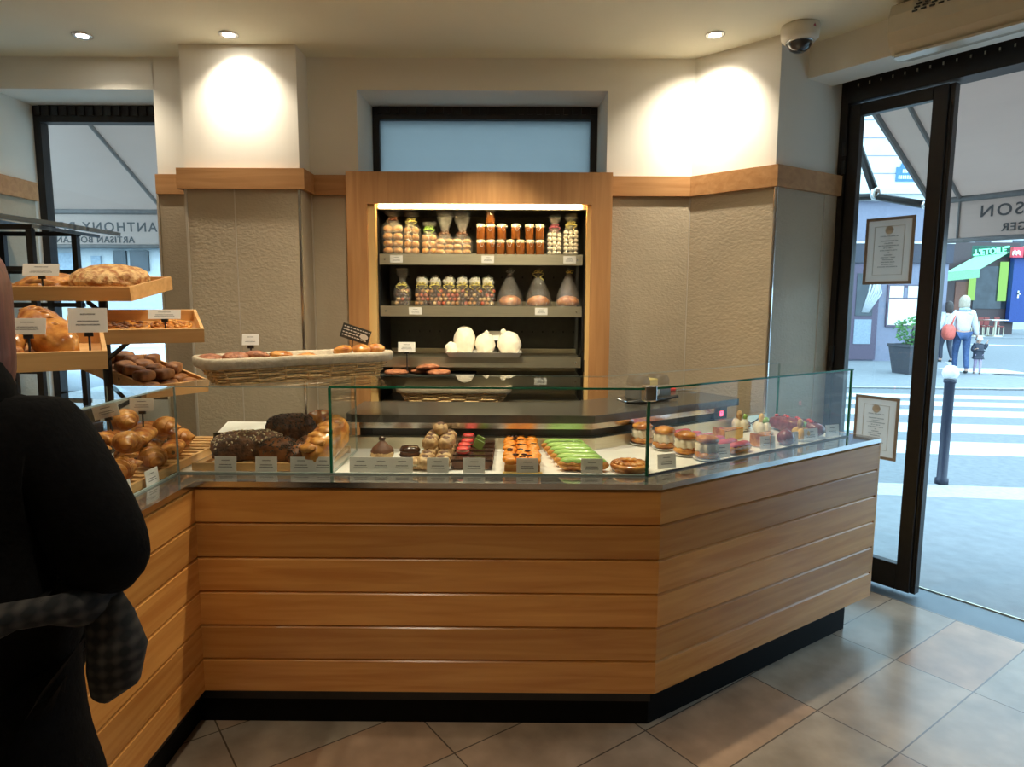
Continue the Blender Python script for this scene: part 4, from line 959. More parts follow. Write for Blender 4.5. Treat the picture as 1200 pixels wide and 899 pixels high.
# ================================================================== BREAD SECTION
def loaf(L, r, mat, seed, seeds=None, name='loaf', hump=1.0, n=220, power=.8):
    b = MB(); b.lump((0,0,r*.8*hump),(L/2,r,r*hump),4,.09,2.6,seed,flat=-.8,power=power); o = b.build(name,mat,None,True)
    if seeds:
        b = MB(); rnd = random.Random(seed)
        fs = [f for f in o.data.polygons if f.normal.z > .05]
        for i in range(n):
            f = rnd.choice(fs); rt_ = Vector((0,0,1)).rotation_difference(f.normal).to_matrix() @ Matrix.Rotation(rnd.uniform(0,6),3,'Z')
            b.lump(f.center+f.normal*.0012,(.0055,.0034,.0020),1,.1,3,i,rot=rt_)
        b.build('seeds',seeds,o,True)
    return o
zt_ = .978
def at_loaf(q,x,y,z,rz,rx=0,ry=0): q.location = (x,y,z); q.rotation_euler = (rx,ry,rz); return q
at_loaf(tag(loaf(.27,.062,'seeded',3,'seed',power=.75),'long dark loaf strewn with pale seeds at left of the bread section','bread','loaves in the bread section'),-1.045,2.565,zt_,R_(18))
at_loaf(tag(loaf(.20,.060,'seeded',5,'darkseed'),'dark seeded loaf lying on top at the back of the bread section','bread','loaves in the bread section'),-.925,2.72,zt_+.045,R_(25))
at_loaf(tag(loaf(.15,.050,'crust_dark',6,'darkseed'),'short brown loaf with dark seeds in front of the bread section','bread','loaves in the bread section'),-.915,2.545,zt_,R_(10))
at_loaf(tag(loaf(.24,.050,'crust_dark',7,'darkseed'),'poppy seeded loaf lying towards the back in the bread section','bread','loaves in the bread section'),-.80,2.60,zt_,R_(62),0,-.22)
q = loaf(.27,.062,'crust_glossy',8); 
b = MB()
for i in range(7): x = -.10+i*.033; b.lump((x,(-1)**i*.010,.103-abs(x)*.12),(.024,.036,.016),3,.25,3,i)
b.build('plaited_ridge','crust',q,True)
at_loaf(tag(q,'big golden plaited loaf leaning beside the glass partition','bread','loaves in the bread section'),-.735,2.60,zt_+.02,R_(72),0,-.42)
at_loaf(tag(loaf(.13,.045,'crust_glossy',9),'round golden roll at the very back between the loaves','bread','loaves in the bread section'),-.83,2.80,zt_+.075,R_(70))
b = MB(); b.prism([(-.10,-.05),(.11,-.06),(.12,.05),(-.09,.06)],0,.003); q = tag(b.build('paper_sheet','paper'),'white paper sheet lying behind the seeded loaf','paper'); q.location = (-1.16,2.83,1.05); q.rotation_euler = (.25,0,.1)
b = MB(); b.bb(-.12,.12,-.06,.06,0,.085); q = tag(b.build('paper_box','blackplastic'),'low dark box under the white paper behind the loaves','box'); q.location = (-1.16,2.845,.949)
# ---- price cards along the front
for px,lab in ((258,'price card in front of the pale seeded loaf'),(307,'price card in front of the short brown loaf'),(349,'price card in front of the poppy seeded loaf'),(375,'price card in front of the plaited loaf'),(420,'price card left of three at the chocolate bun'),(444.5,'price card middle of three before the chocolate bun'),(469.5,'price card right of three by the chocolate macarons'),(512,'price card in front of the choux tower'),(555,'price card in front of the chocolate slices with red macarons'),(618,'price card in front of the apricot tart slices'),(694,'price card in front of the green eclairs')):
    p = at_z(px,556.5,.951); edge_card((p.x,2.462,.951),0,lab)
for px,py,lab in ((788,551,'price card beside the corner bracket in the angled case'),(856,539,'price card in front of the pink eclairs'),(912.5,529,'bluish price card before the berry glazed cake'),(937,523,'white price card beside the pear cream cake'),(958,518,'price card in front of the dark berry log'),(982.7,513,'price card nearest the end glass of angled case')):
    p = at_z(px,py,.951); 
    loc_ = Vector((p.x-P2.x,p.y-P2.y)); c_, s_ = math.cos(DIAG), math.sin(DIAG); lx = loc_.x*c_+loc_.y*s_
    ly = .145; edge_card((P2.x+lx*c_-ly*s_, P2.y+lx*s_+ly*c_, .951),DIAG-.25,lab)
# ================================================================== PASTRIES
cD, sDg = math.cos(DIAG), math.sin(DIAG)
def WD(lx, ly, z=.951): return Vector((P2.x+lx*cD-ly*sDg, P2.y+lx*sDg+ly*cD, z))
def plate(loc, r, label, grp='small white paper plates'):
    b = MB(); b.lathe([(.01,0),(r*.75,0),(r,.007),(r*.97,.008),(r*.72,.003),(.001,.003)],seg=24); q = tag(b.build('paper_plate','white',None,True),label,'plate',grp); q.location = loc; return q
def macaron(r, m1, parent=None, loc=(0,0,0)):
    b = MB(); b.lathe([(.001,0),(r*.8,.001),(r,r*.28),(r*.97,r*.36)],seg=20); b.lathe([(r*.97,r*.60),(r,r*.68),(r*.8,r*.95),(.001,r*1.02)],seg=20); o = b.build('macaron',m1,parent,True); o.location = loc
    b = MB(); b.lathe([(r*.9,r*.34),(r*.93,r*.48),(r*.9,r*.62)],seg=20); b.build('filling','cream' if m1 not in ('choco','cocoa') else 'cocoa',o,True); return o
# chocolate topped bun
plate((-.537,2.66,.951),.058,'white plate under the chocolate topped bun by the partition')
o = thing('chocolate_bun','round bun with chocolate icing and a peak on a white plate','pastry',(-.537,2.66,.9545))
b = MB(); b.lump((0,0,.026),(.048,.048,.030),3,.08,3,1,flat=-.8); b.build('bun','choux',o,True)
b = MB(); b.lathe([(.046,.030),(.047,.036),(.040,.050),(.025,.062),(.012,.075),(.002,.088)],seg=20); b.build('icing','cocoa',o,True)
b = MB(); b.lump((.0,0,.086),(.014,.010,.010),2,.3,3,3); b.build('chocolate_chip','choco',o,True)
q = macaron(.043,'choco'); tag(q,'large dark chocolate macaron behind the price cards','macaron','chocolate macarons'); q.location = (-.425,2.66,.9605); q.scale = (1,1,1.2)
plate((-.425,2.66,.951),.052,'white plate under the dark chocolate macaron')
q = macaron(.040,'choux'); tag(q,'tan macaron half hidden by a price card','macaron','chocolate macarons'); q.location = (-.375,2.535,.952)
# choux heap
cp = None
for lay,rows in ((0,[(i,j) for i in range(2) for j in range(5)]),(1,[(i,j) for i in range(2) for j in range(2,5)]),(3,[(0,3)])):
    for i,j in rows:
        loc = (-.345+i*.066+(.033 if lay in (3,) else 0)+(.0 if lay<2 else .0), 2.515+j*.072+lay*.012, .9515+(.0,.042,0,.082)[lay])
        lab = 'choux buns with pale icing heaped in a tower'
        if lay == 3: lab = 'single choux bun crowning the choux tower'
        if cp is None:
            b = MB(); b.lump((0,0,.026),(.033,.033,.030),3,.12,3,4,flat=-.85); cp = tag(b.build('choux_bun','choux',None,True),lab,'choux bun','choux buns in the tower'); q = cp
            b = MB(); b.lump((0,0,.048),(.020,.020,.010),2,.25,3,6); b.build('icing','cocoa',cp,True)
        else: q = copy_tree(cp); q['label'] = lab
        q.location = loc; q.rotation_euler = (0,0,random.uniform(0,6))
        if lay == 3: q['group'] = ''; del q['group']
# chocolate slices
names5 = ['front','second','third','fourth','rearmost']
for j in range(5):
    o = thing('chocolate_slice','%s chocolate slice%s in its row' % (names5[j], (' without macaron',' with red macaron',' with red macaron and green square',' with red macaron and green tile',' with raised red macaron')[j]),'pastry',(-.165,2.545+j*.078,.951),0,'chocolate slices with macarons')
    b = MB(); b.bb(-.078,.078,-.024,.024,0,.030,.003); b.build('sponge','cocoa',o)
    b = MB(); b.bb(-.080,.080,-.026,.026,.028,.040,.003); b.bb(-.08,-.068,-.028,.028,.002,.012); b.bb(.068,.08,-.028,.028,.002,.012); b.build('glaze','choco',o)
    if j: macaron(.027,'red',o,(-.035-.006*(j<3),-.004,.040+(.008 if j==4 else 0)))
    if j in (2,3): b = MB(); b.box((.018,-.004,.060),(.040,.006,.036),Matrix.Rotation(.5,3,'Y'),.001); b.build('green_square','green',o)
# apricot slices
for j in range(5):
    o = thing('apricot_slice','%s slice of glazed apricot tart in its row' % names5[j],'tart',(.030,2.52+j*.098,.951),0,'apricot tart slices')
    b = MB(); b.bb(-.068,.068,-.044,.044,.0,.030,.004); b.build('pastry_base','crust',o)
    b = MB(); rnd = random.Random(j)
    for k in range(9): b.lump((-.048+(k%3)*.048+rnd.uniform(-.006,.006),-.028+(k//3)*.028,.040),(.026,.019,.016),2,.15,3,k+j*9)
    b.build('apricots','orange',o,True)
    b = MB()
    for k in range(4): b.lump((rnd.uniform(-.05,.05),rnd.uniform(-.03,.03),.055),(.014,.008,.004),1,.4,3,k)
    b.build('burnt_spots','choco',o,True)
b = MB(); b.bb(-.075,.075,-.012,.012,0,.004); q = tag(b.build('cake_board','gold'),'gold card edge in front of the apricot slices','board'); q.location = (.03,2.464,.951); q.rotation_euler = (0,0,0)
# eclairs
def eclair(L, r, icing, label, grp, name='eclair'):
    b = MB(); rs = []
    for i in range(18):
        t = i/17; x = (t-.5)*L; k = max(.12,(1-abs(2*t-1)**4)**.5)
        rs.append([(x, r*k*math.cos(a), r*.75+r*.78*k*math.sin(a)) for a in [2*PI*j/14 for j in range(14)]])
    b.rings(rs); o = tag(b.build(name,'crust',None,True),label,'eclair',grp)
    b = MB(); rs = []
    for i in range(16):
        t = i/15; x = (t-.5)*L*.92; k = max(.1,(1-abs(2*t-1)**4)**.5)
        rs.append([(x, r*.86*k*math.cos(a)+.002*math.sin(i*1.9), r*1.12+r*.68*k*max(0,math.sin(a))) for a in [2*PI*j/14 for j in range(14)]])
    b.rings(rs); b.build('icing',icing,o,True); return o
e0 = None
for j in range(6):
    lab = 'pistachio green iced eclair, %s of its row' % ('frontmost','second','third','fourth','fifth','rearmost')[j]
    loc = (.245-.010*(j-2),2.52+j*.068,.951)
    if e0 is None: e0 = eclair(.20,.029,'green',lab,'green iced eclairs'); q = e0
    else: q = copy_tree(e0); q['label'] = lab
    q.location = loc; q.rotation_euler = (0,0,-.06+.03*(j%2))
# round tart
o = thing('apple_tart','flat golden tart beside the corner bracket','tart',(.445,2.53,.951))
b = MB(); b.lathe([(.02,0),(.068,.0),(.076,.018),(.070,.030),(.062,.026),(.001,.022)],seg=28); b.build('crust_rim','crust_glossy',o,True)
b = MB()
for k in range(13): a = k*2*PI/13; b.lump((.045*math.cos(a),.045*math.sin(a),.028),(.022,.012,.010),2,.2,3,k,rot=Matrix.Rotation(a+.6,3,'Z'))
b.build('apple_fan','crust_glossy',o,True)
# cream puffs on plates
cp2 = None
for j,ly in enumerate((.525,.40,.27,.165)):
    lab = ('rearmost cream filled choux ring with glossy orange lid','cream filled choux ring second from the back','cream filled choux ring second from the front','front cream filled choux ring beside the pink eclairs')[j]
    loc = WD(.43+.01*(j%2),ly,.951); plate(loc,.056,lab.replace('cream','white plate under cream',1))
    if cp2 is None:
        cp2 = thing('cream_puff',lab,'pastry',loc,0,'cream filled choux rings')
        b = MB(); b.lump((0,0,.018),(.050,.050,.020),3,.06,4,1,flat=-.8); b.build('base_choux','crust',cp2,True)
        b = MB(); rs = [[((.045+.006*math.cos(8*a+(z*60)))*k*math.cos(a),(.045+.006*math.cos(8*a+(z*60)))*k*math.sin(a),z) for a in [2*PI*q/48 for q in range(48)]] for z,k in ((.026,.85),(.038,1.0),(.050,.92),(.060,1.0),(.070,.75))]; b.rings(rs); b.build('cream','cream',cp2,True)
        b = MB(); b.lump((0,0,.078),(.046,.046,.022),3,.14,3,5,flat=-.3); b.build('lid','orange' if False else 'crust_glossy',cp2,True); q = cp2
    else: q = dup(cp2,loc,j*1.1,lab)
    q.location = (loc.x,loc.y,loc.z+.004)
e1 = None
for j in range(6):
    lab = 'pink iced eclair, %s of its row' % ('frontmost','second','third','fourth','fifth','rearmost')[j]
    if e1 is None: e1 = eclair(.17,.027,'pink',lab,'pink iced eclairs'); q = e1
    else: q = copy_tree(e1); q['label'] = lab
    q.location = WD(.66,.175+j*.066); q.rotation_euler = (0,0,DIAG+.06)
# flan wedges
for j,(lx,ly,lab) in enumerate(((.86,.37,'rear wedge of baked custard flan with browned top'),(.90,.21,'front wedge of baked custard flan with browned top'))):
    o = thing('flan_slice',lab,'flan',WD(lx,ly),DIAG+.5*j-.1,'custard flan wedges')
    b = MB(); b.prism([(-.075,-.035),(.075,-.005),(.075,.005),(-.055,.055)],.003,.048); b.build('custard','custard',o)
    b = MB(); b.prism([(-.075,-.035),(.075,-.005),(.075,.005),(-.055,.055)],.048,.052); b.prism([(-.085,-.040),(-.075,-.036),(-.055,.056),(-.065,.056)],0,.058); b.build('browned_crust','crust_glossy',o)
q = tag(MB().lump((0,0,.03),(.040,.040,.038),3,.03,3,2,flat=-.8).build('berry_dome','berry',None,True),'dark berry glazed dome in front of the flan wedges','pastry'); q.location = WD(.985,.165)
# pear cream cakes
for j,(lx,ly,lab) in enumerate(((1.10,.50,'rear cream cake topped with almond and green leaf'),(1.12,.385,'middle cream cake topped with a green fruit'),(1.14,.19,'front cream cake topped with pear and green tile'))):
    loc = WD(lx,ly); plate(loc,.052,'plate under the '+lab.split(' topped')[0]); o = thing('cream_cake',lab,'cake',(loc.x,loc.y,.9545),.3*j,'topped cream cakes')
    b = MB()
    for k in range(5): a = k*2*PI/5; b.lump((.024*math.cos(a),.024*math.sin(a),.026),(.020,.020,.030),2,.08,3,k)
    b.build('cream','cream' if j<2 else 'custard',o,True)
    b = MB(); b.lump((-.006,0,.072),(.016,.014,.026),2,.1,3,j); b.build('topping',('choux','custard','choux')[j],o,True)
    b = MB(); 
    if j == 1: b.lump((.010,-.008,.062),(.020,.018,.018),2,.15,3,2)
    else: b.box((.022,-.006,.066),(.022,.004,.026),Matrix.Rotation(.3,3,'Y'))
    b.build('green_garnish','green',o,True)
q = tag(MB().lump((0,0,.036),(.16,.045,.040),3,.04,3,5,flat=-.85,power=.7).build('berry_log','berry',None,True),'long dark berry glazed log near the end glass','cake'); q.location = WD(1.27,.30); q.rotation_euler = (0,0,DIAG+PI/2-.12)
b = MB(); 
for k in range(7): b.lump((-.10+k*.035,(-1)**k*.012,.073),(.012,.010,.009),2,.2,3,k)
b.build('berries','red',q,True)
for j in range(3):
    q = macaron(.030,'berry'); tag(q,'dark berry macaron %s the rear cream cakes' % ('left behind','right behind','standing between')[j],'macaron','dark berry macarons'); q.location = WD(1.185+.02*j,.535-.065*j if j<2 else .30)
    if j==2: q.location = WD(1.20,.285)
b = MB(); b.tube([(-.05,0,.002),(0,.01,.02),(.04,0,.055)],.004,6); q = tag(b.build('serving_pick','blackplastic',None,True),'black serving pick standing behind the berry log','utensil'); q.location = WD(1.24,.52)
# on the worktop
p = at_z(782,459,1.103)
o = thing('knife','knife with red handle lying on the dark rear worktop','knife',(p.x,p.y+.02,1.101),.35)
b = MB(); b.bb(-.055,.055,-.012,.012,0,.018,.004); b.build('handle','red',o)
b = MB(); b.prism([(.05,-.012),(.20,-.006),(.22,.010),(.05,.012)],.006,.009); b.build('blade','chrome',o)
loc = WD(.74,.80,1.101)
o = thing('tape_dispenser','dark grey dispenser with two black rollers on the rear worktop','dispenser',loc,DIAG)  # grey block with two black rollers, a yellow band and a white disc
b = MB(); b.bb(-.11,.11,-.06,.06,0,.075,.012); b.build('body','appl_grey',o)
for sx in (-.07,.07):
    b = MB(); b.tube([(sx,-.045,.09),(sx,.045,.09)],.038,18); b.build('roller','blackplastic',o,True)
b = MB(); b.bb(-.032,.032,-.04,.04,.07,.108,.006); b.build('yellow_band','ribbon_y',o)
b = MB(); b.tube([(0,-.0605,.045),(0,-.063,.045)],.022,18); b.build('round_label','paper',o)
o = thing('serving_tongs','black curved handle lying along the rear worktop edge','utensil',WD(.62,.70,1.103),DIAG)
b = MB(); b.tube([(-.12,.0,.012),(-.05,-.01,.010),(.08,0,.010),(.24,.01,.014)],[.008,.012,.012,.009],8); b.build('grip','blackplastic',o,True)
b = MB(); b.tube([(-.12,.0,.012),(-.17,.02,.03)],.006,8); b.build('tip','chrome',o,True)
M['door_violet'] = pm('dark_violet_door',(.11,.08,.12),.5)
M['blind_blue'] = pm('pale_blue_panel',(.30,.36,.42),.6)
M['plate_blue'] = pm('enamel_blue',(.06,.20,.42),.3)
M['planter_grey'] = pm('dark_planter',(.07,.07,.08),.6)
M['leaf_green'] = pm('shrub_leaves',(.06,.20,.04),.5,var=.4)
M['cafe_front'] = pm('cafe_front',(.07,.045,.045),.5)
M['cafe_door'] = pm('cafe_wood',(.20,.08,.05),.5)
M['green_glow'] = emit('green_lit_strip',(.45,1,.30),.9)
M['awning_green'] = pm('green_canvas',(.26,.52,.30),.8)
M['neon'] = emit('green_neon',(.20,1,.62),3)
M['dark_green'] = pm('dark_green_board',(.02,.12,.08),.5)
M['deep_blue'] = pm('deep_blue_paint',(.02,.06,.25),.5)
M['sign_red'] = pm('red_sign',(.75,.07,.10),.5)
M['sign_orange'] = pm('orange_sign',(.85,.45,.15),.5)
M['far_wall'] = pm('pale_far_facade',(.55,.56,.56),.8,var=.05)
M['chair_red'] = pm('red_brown_chair',(.28,.06,.05),.5)
M['car_paint'] = pm('silver_paint',(.62,.66,.70),.25,.3,var=.03)
# ================================================================== PEOPLE
def skin(name, nodes, edges, mat, parent, sub=2, root=0):
    me = bpy.data.meshes.new(name); me.from_pydata([n[0] for n in nodes], edges, []); me.materials.append(M[mat] if isinstance(mat,str) else mat)
    o = bpy.data.objects.new(name, me); C.objects.link(o); o.parent = parent
    m = o.modifiers.new('skin','SKIN'); m.use_smooth_shade = True
    if not me.skin_vertices: me.skin_vertices
    sv = me.skin_vertices[0].data
    for i, n in enumerate(nodes):
        r = n[1]; sv[i].radius = r if isinstance(r, tuple) else (r, r); sv[i].use_root = (i == root)
    s = o.modifiers.new('sub','SUBSURF'); s.levels = sub; s.render_levels = sub
    return o
M['skin'] = pm('skin_tone',(.62,.38,.28),.5,var=.05,sub=.1)
M['coat_black'] = pm('black_coat',(.0035,.0035,.004),.95,var=.3,scale=60,bump=.2,spec=.08)
M['hair_red'] = pm('reddish_hair',(.20,.07,.06),.45,var=.35,scale=18,stretch=(6,6,.6))
M['hair_blonde'] = pm('ash_blonde_hair',(.48,.40,.30),.5,var=.25,scale=18,stretch=(6,6,.6))
M['hair_dark'] = pm('dark_hair',(.05,.035,.03),.5)
M['jeans'] = pm('blue_denim',(.05,.09,.20),.8,var=.2)
M['sweater'] = pm('pale_grey_knit',(.66,.66,.68),.8,var=.05)
M['scarf_blue'] = pm('pale_blue_scarf',(.42,.52,.60),.8)
M['bag_red'] = pm('coral_bag',(.70,.14,.10),.6)
M['jacket_dark'] = pm('dark_padded_jacket',(.035,.04,.06),.6,bump=.4,bscale=20)
M['shoe'] = pm('dark_shoe',(.03,.03,.03),.5)
M['lilac'] = pm('lilac_tights',(.45,.36,.50),.8)
def plaid():
    m, nt, N, L = _m('grey_plaid'); out = _n(nt,'ShaderNodeOutputMaterial'); b = _n(nt,'ShaderNodeBsdfPrincipled'); L.new(b.outputs[0],out.inputs[0]); b.inputs['Roughness'].default_value = .9
    tc = _n(nt,'ShaderNodeTexCoord'); w1 = _n(nt,'ShaderNodeTexWave'); w1.inputs['Scale'].default_value = 14; w2 = _n(nt,'ShaderNodeTexWave', bands_direction='Z'); w2.inputs['Scale'].default_value = 14
    L.new(tc.outputs['Object'],w1.inputs[0]); L.new(tc.outputs['Object'],w2.inputs[0]); ad = _n(nt,'ShaderNodeMath',operation='ADD'); L.new(w1.outputs['Fac'],ad.inputs[0]); L.new(w2.outputs['Fac'],ad.inputs[1])
    rp = _n(nt,'ShaderNodeValToRGB'); rp.color_ramp.elements[0].color = (.004,.004,.005,1); rp.color_ramp.elements[1].color = (.045,.040,.036,1); rp.color_ramp.elements[0].position = .35
    dv = _n(nt,'ShaderNodeMath',operation='MULTIPLY'); dv.inputs[1].default_value = .5; L.new(ad.outputs[0],dv.inputs[0]); L.new(dv.outputs[0],rp.inputs[0]); L.new(rp.outputs[0],b.inputs['Base Color']); return m
M['plaid'] = plaid()
def hand_nodes(wrist, elbow, s, curl=.6, side=1):
    """palm, four fingers and a thumb continuing the forearm direction"""
    f = (wrist-elbow).normalized(); up = Vector((0,0,1)); lat = f.cross(up).normalized()*side; dn = lat.cross(f)*side
    if dn.z > 0: dn = -dn
    ns, es = [], []
    def add(p, r, par): ns.append((p, r)); es.append((par, len(ns)-1)); return len(ns)-1
    a = add(wrist+f*.045*s, (.030*s,.016*s), -1); k = add(wrist+f*.085*s, (.036*s,.015*s), a)
    for i,(o_,ln) in enumerate(((-.030,.070),(-.010,.080),(.010,.074),(.029,.058))):
        p0 = wrist+f*.095*s+lat*o_*s; q = add(p0, .0095*s, k)
        p1 = p0+(f*math.cos(curl)+dn*math.sin(curl))*ln*.5*s; q = add(p1, .0088*s, q)
        p2 = p1+(f*math.cos(curl*2.2)+dn*math.sin(curl*2.2))*ln*.5*s; add(p2, .0075*s, q)
    t0 = wrist+f*.040*s-lat*.032*s; q = add(t0,.012*s,a); q = add(t0+f*.030*s-lat*.020*s+dn*.01*s,.0105*s,q); add(t0+f*.058*s-lat*.012*s+dn*.018*s,.009*s,q)
    return ns, es
def figure(name, label, loc, rz, s, pose, mats, category='person', slim=1.):
    """local frame: facing +Y, right hand +X; s scales a 1.70 m adult"""
    o = thing(name, label, category, loc, rz)
    J = {k: Vector(v)*s for k, v in pose.items()}
    nodes, edges, idx = [], [], {}
    def add(k, r, par=None, p=None):
        q_ = s*(slim if k[:2] in ('pe','wa','ch','sh','el','hi','kn') or k == 'neck0' else 1)
        nodes.append((p if p is not None else J[k], tuple(x*q_ for x in r) if isinstance(r,tuple) else r*q_)); idx[k] = len(nodes)-1
        if par: edges.append((idx[par], idx[k]))
    add('pelvis',(.145,.105)); add('waist',(.125,.095),'pelvis'); add('chest',(.15,.11),'waist'); add('neck0',(.065,.06),'chest'); add('neck1',(.050,.052),'neck0'); add('skull',(.072,.082),'neck1'); add('crown',(.070,.080),'skull')
    for sd in 'lr':
        add('sh'+sd,.062,'chest'); add('el'+sd,.044,'sh'+sd); add('wr'+sd,.028,'el'+sd)
        add('hip'+sd,.095,'pelvis'); add('kn'+sd,.058,'hip'+sd); add('an'+sd,.038,'kn'+sd); add('toe'+sd,.030,'an'+sd)
        ns, es = hand_nodes(J['wr'+sd],J['el'+sd],s,.5,1 if sd=='r' else -1); base = len(nodes)
        for n in ns: nodes.append(n)
        for a, b_ in es: edges.append((idx['wr'+sd] if a < 0 else base+a, base+b_))
    skin('body',nodes,edges,mats['skin'],o,2)
    # face: nose, eyes, mouth, ears
    H = (J['skull']+J['crown'])/2; fw = Vector(pose.get('look',(0,1,0))).normalized(); rt = fw.cross(Vector((0,0,1))).normalized()
    b = MB(); b.lump(H+fw*.098*s-Vector((0,0,.025*s)),(.012*s,.018*s,.018*s),2,0); 
    for q in (-1,1): b.lump(H+rt*q*.080*s-Vector((0,0,.02*s)),(.012*s,.018*s,.028*s),2,.1)
    b.build('nose_and_ears',mats['skin'],o,True)
    b = MB()
    for q in (-1,1): b.lump(H+fw*.082*s+rt*q*.030*s+Vector((0,0,.006*s)),(.011*s,.008*s,.007*s),2,0)
    b.build('eyes','shoe',o,True)
    b = MB(); b.lump(H+fw*.085*s-Vector((0,0,.065*s)),(.022*s,.010*s,.006*s),2,0); b.build('mouth','pink',o,True)
    return o, J, H, fw
base_pose = dict(pelvis=(0,0,.93),waist=(0,0,1.06),chest=(0,.0,1.25),neck0=(0,-.01,1.42),neck1=(0,.005,1.49),skull=(0,.02,1.565),crown=(0,.012,1.645),
    shl=(-.165,-.01,1.37),elr=(.24,-.03,1.10),ell=(-.24,-.03,1.10),shr=(.165,-.01,1.37),wrl=(-.25,.06,.88),wrr=(.25,.06,.88),
    hipl=(-.085,0,.88),hipr=(.085,0,.88),knl=(-.09,.10,.48),knr=(.09,-.02,.48),anl=(-.09,.06,.085),anr=(.09,-.16,.10),toel=(-.09,.20,.035),toer=(.09,-.04,.035))
def clothes(o, J, s, top, legs, shoes, extra=.012, sleeves=True, hem=None):
    e = extra*s; N = [(J['pelvis']*1.0+Vector((0,0,.0)),(.160*s+e,.120*s+e)),(J['waist'],(.138*s+e,.108*s+e)),(J['chest'],(.165*s+e,.122*s+e)),(J['chest']*.35+J['neck0']*.65,(.10*s+e,.085*s+e)),(J['neck0']+Vector((0,0,.01*s)),(.062*s+e,.062*s+e))]
    E = [(0,1),(1,2),(2,3),(3,4)]
    for sd in 'lr':
        k = len(N); N += [(J['sh'+sd],.070*s+e),(J['el'+sd],.052*s+e),(J['wr'+sd]*.93+J['el'+sd]*.07,.036*s+e)]; E += [(2,k),(k,k+1),(k+1,k+2)]
    if hem: k = len(N); N.append((J['pelvis']-Vector((0,0,hem*s)),(.175*s+e,.135*s+e))); E.append((0,k))
    skin('coat' if hem else 'sweater',N,E,top,o,2)
    N = [(J['pelvis'],(.150*s,.112*s))]; E = []
    for sd in 'lr':
        k = len(N); N += [(J['hip'+sd],.102*s),(J['kn'+sd],.066*s),(J['an'+sd]+Vector((0,0,.02*s)),.052*s)]; E += [(0,k),(k,k+1),(k+1,k+2)]
    skin('trousers',N,E,legs,o,2)
    for sd in 'lr':
        skin('shoe',[(J['an'+sd]+Vector((0,-.02*s,-.03*s)),.044*s),(J['an'+sd]*.5+J['toe'+sd]*.5,.042*s),(J['toe'+sd],.036*s)],[(0,1),(1,2)],shoes,o,2)
def hair(o, H, fw, s, mat, long=0, bulk=1.0, bun=False):
    b = MB(); q = bmesh.ops.create_icosphere(b.b, subdivisions=4, radius=1)
    for v in q['verts']:
        d = v.co.normalized(); f = d.dot(fw); k = 1+.05*noise.noise(d*7)
        z = d.z*.125*s*bulk
        if f > .25 and d.z < .45: k *= .74; 
        if d.z < -.1: z = -.10*s - long*s*min(1,(-d.z-.1)*1.6)
        v.co = H + Vector((d.x*.098*s*k*bulk, d.y*.112*s*k*bulk, z)) - fw*.012*s + Vector((0,0,.02*s))
    b.build('hair',mat,o,True)

# the customer in black, close to the camera, seen from behind
pc = dict(base_pose)
pc.update(elr=(.275,-.07,1.135),wrr=(.12,.20,1.08),ell=(-.24,-.05,1.10),wrl=(-.08,.20,1.06),knr=(.09,.02,.48),knl=(-.09,.03,.48),anl=(-.09,-.02,.085),anr=(.09,-.02,.085),toel=(-.10,.12,.035),toer=(.10,.12,.035),look=(-.3,1,0))
PS = .985
cust, J, H, fw = figure('person','person in a black coat with reddish hair standing at the left counter, back turned',(-.985,1.13,0),R_(14),PS,pc,{'skin':'skin'},slim=.68)
e = 0
N = [(J['pelvis']+Vector((0,0,.02)),(.190,.155)),(J['waist']+Vector((0,0,.02)),(.180,.145)),(J['chest'],(.185,.145)),(J['chest']*.35+J['neck0']*.65,(.135,.115)),(J['neck0']+Vector((0,-.005,.015)),(.088,.088)),(J['pelvis']-Vector((0,0,.22)),(.225,.18)),(J['pelvis']-Vector((0,0,.42)),(.235,.19))]
E = [(0,1),(1,2),(2,3),(3,4),(0,5),(5,6)]
for sd in 'lr':
    k = len(N); N.append((J['neck0']*.52+J['sh'+sd]*.48+Vector((0,-.01,.012)),.088)); E.append((3,k)); k = len(N); N += [(J['sh'+sd]+Vector((0,0,-.01)),.098),(J['sh'+sd]*.5+J['el'+sd]*.5,.088),(J['el'+sd],.078),(J['wr'+sd]*.92+J['el'+sd]*.08,.050)]; E += [(2,k),(k,k+1),(k+1,k+2),(k+2,k+3)]
skin('coat',N,E,'coat_black',cust,2)
b = MB(); c_ = J['neck0']+Vector((0,-.005,.03)); b.rings([[(c_.x+r*math.cos(a)*1.0,c_.y+r*math.sin(a),c_.z+z+.012*math.cos(a*2)) for a in [2*PI*k/28 for k in range(28)]] for r,z in ((.120,-.06),(.112,0),(.100,.055),(.092,.05),(.10,-.03))],cap=False); b.build('collar','coat_black',cust,True)
N = [(J['pelvis'],(.15,.12))]; E = []
for sd in 'lr':
    k = len(N); N += [(J['hip'+sd],.10),(J['kn'+sd],.07),(J['an'+sd]+Vector((0,0,.02)),.055)]; E += [(0,k),(k,k+1),(k+1,k+2)]
skin('trousers',N,E,'coat_black',cust,2)
for sd in 'lr': skin('boot',[(J['an'+sd]+Vector((0,-.02,-.03)),.05),(J['an'+sd]*.5+J['toe'+sd]*.5-Vector((0,0,.005)),.045),(J['toe'+sd]+Vector((0,0,.006)),.038)],[(0,1),(1,2)],'shoe',cust,2)
hair(cust,H,fw,PS,'hair_red',.13,1.08)
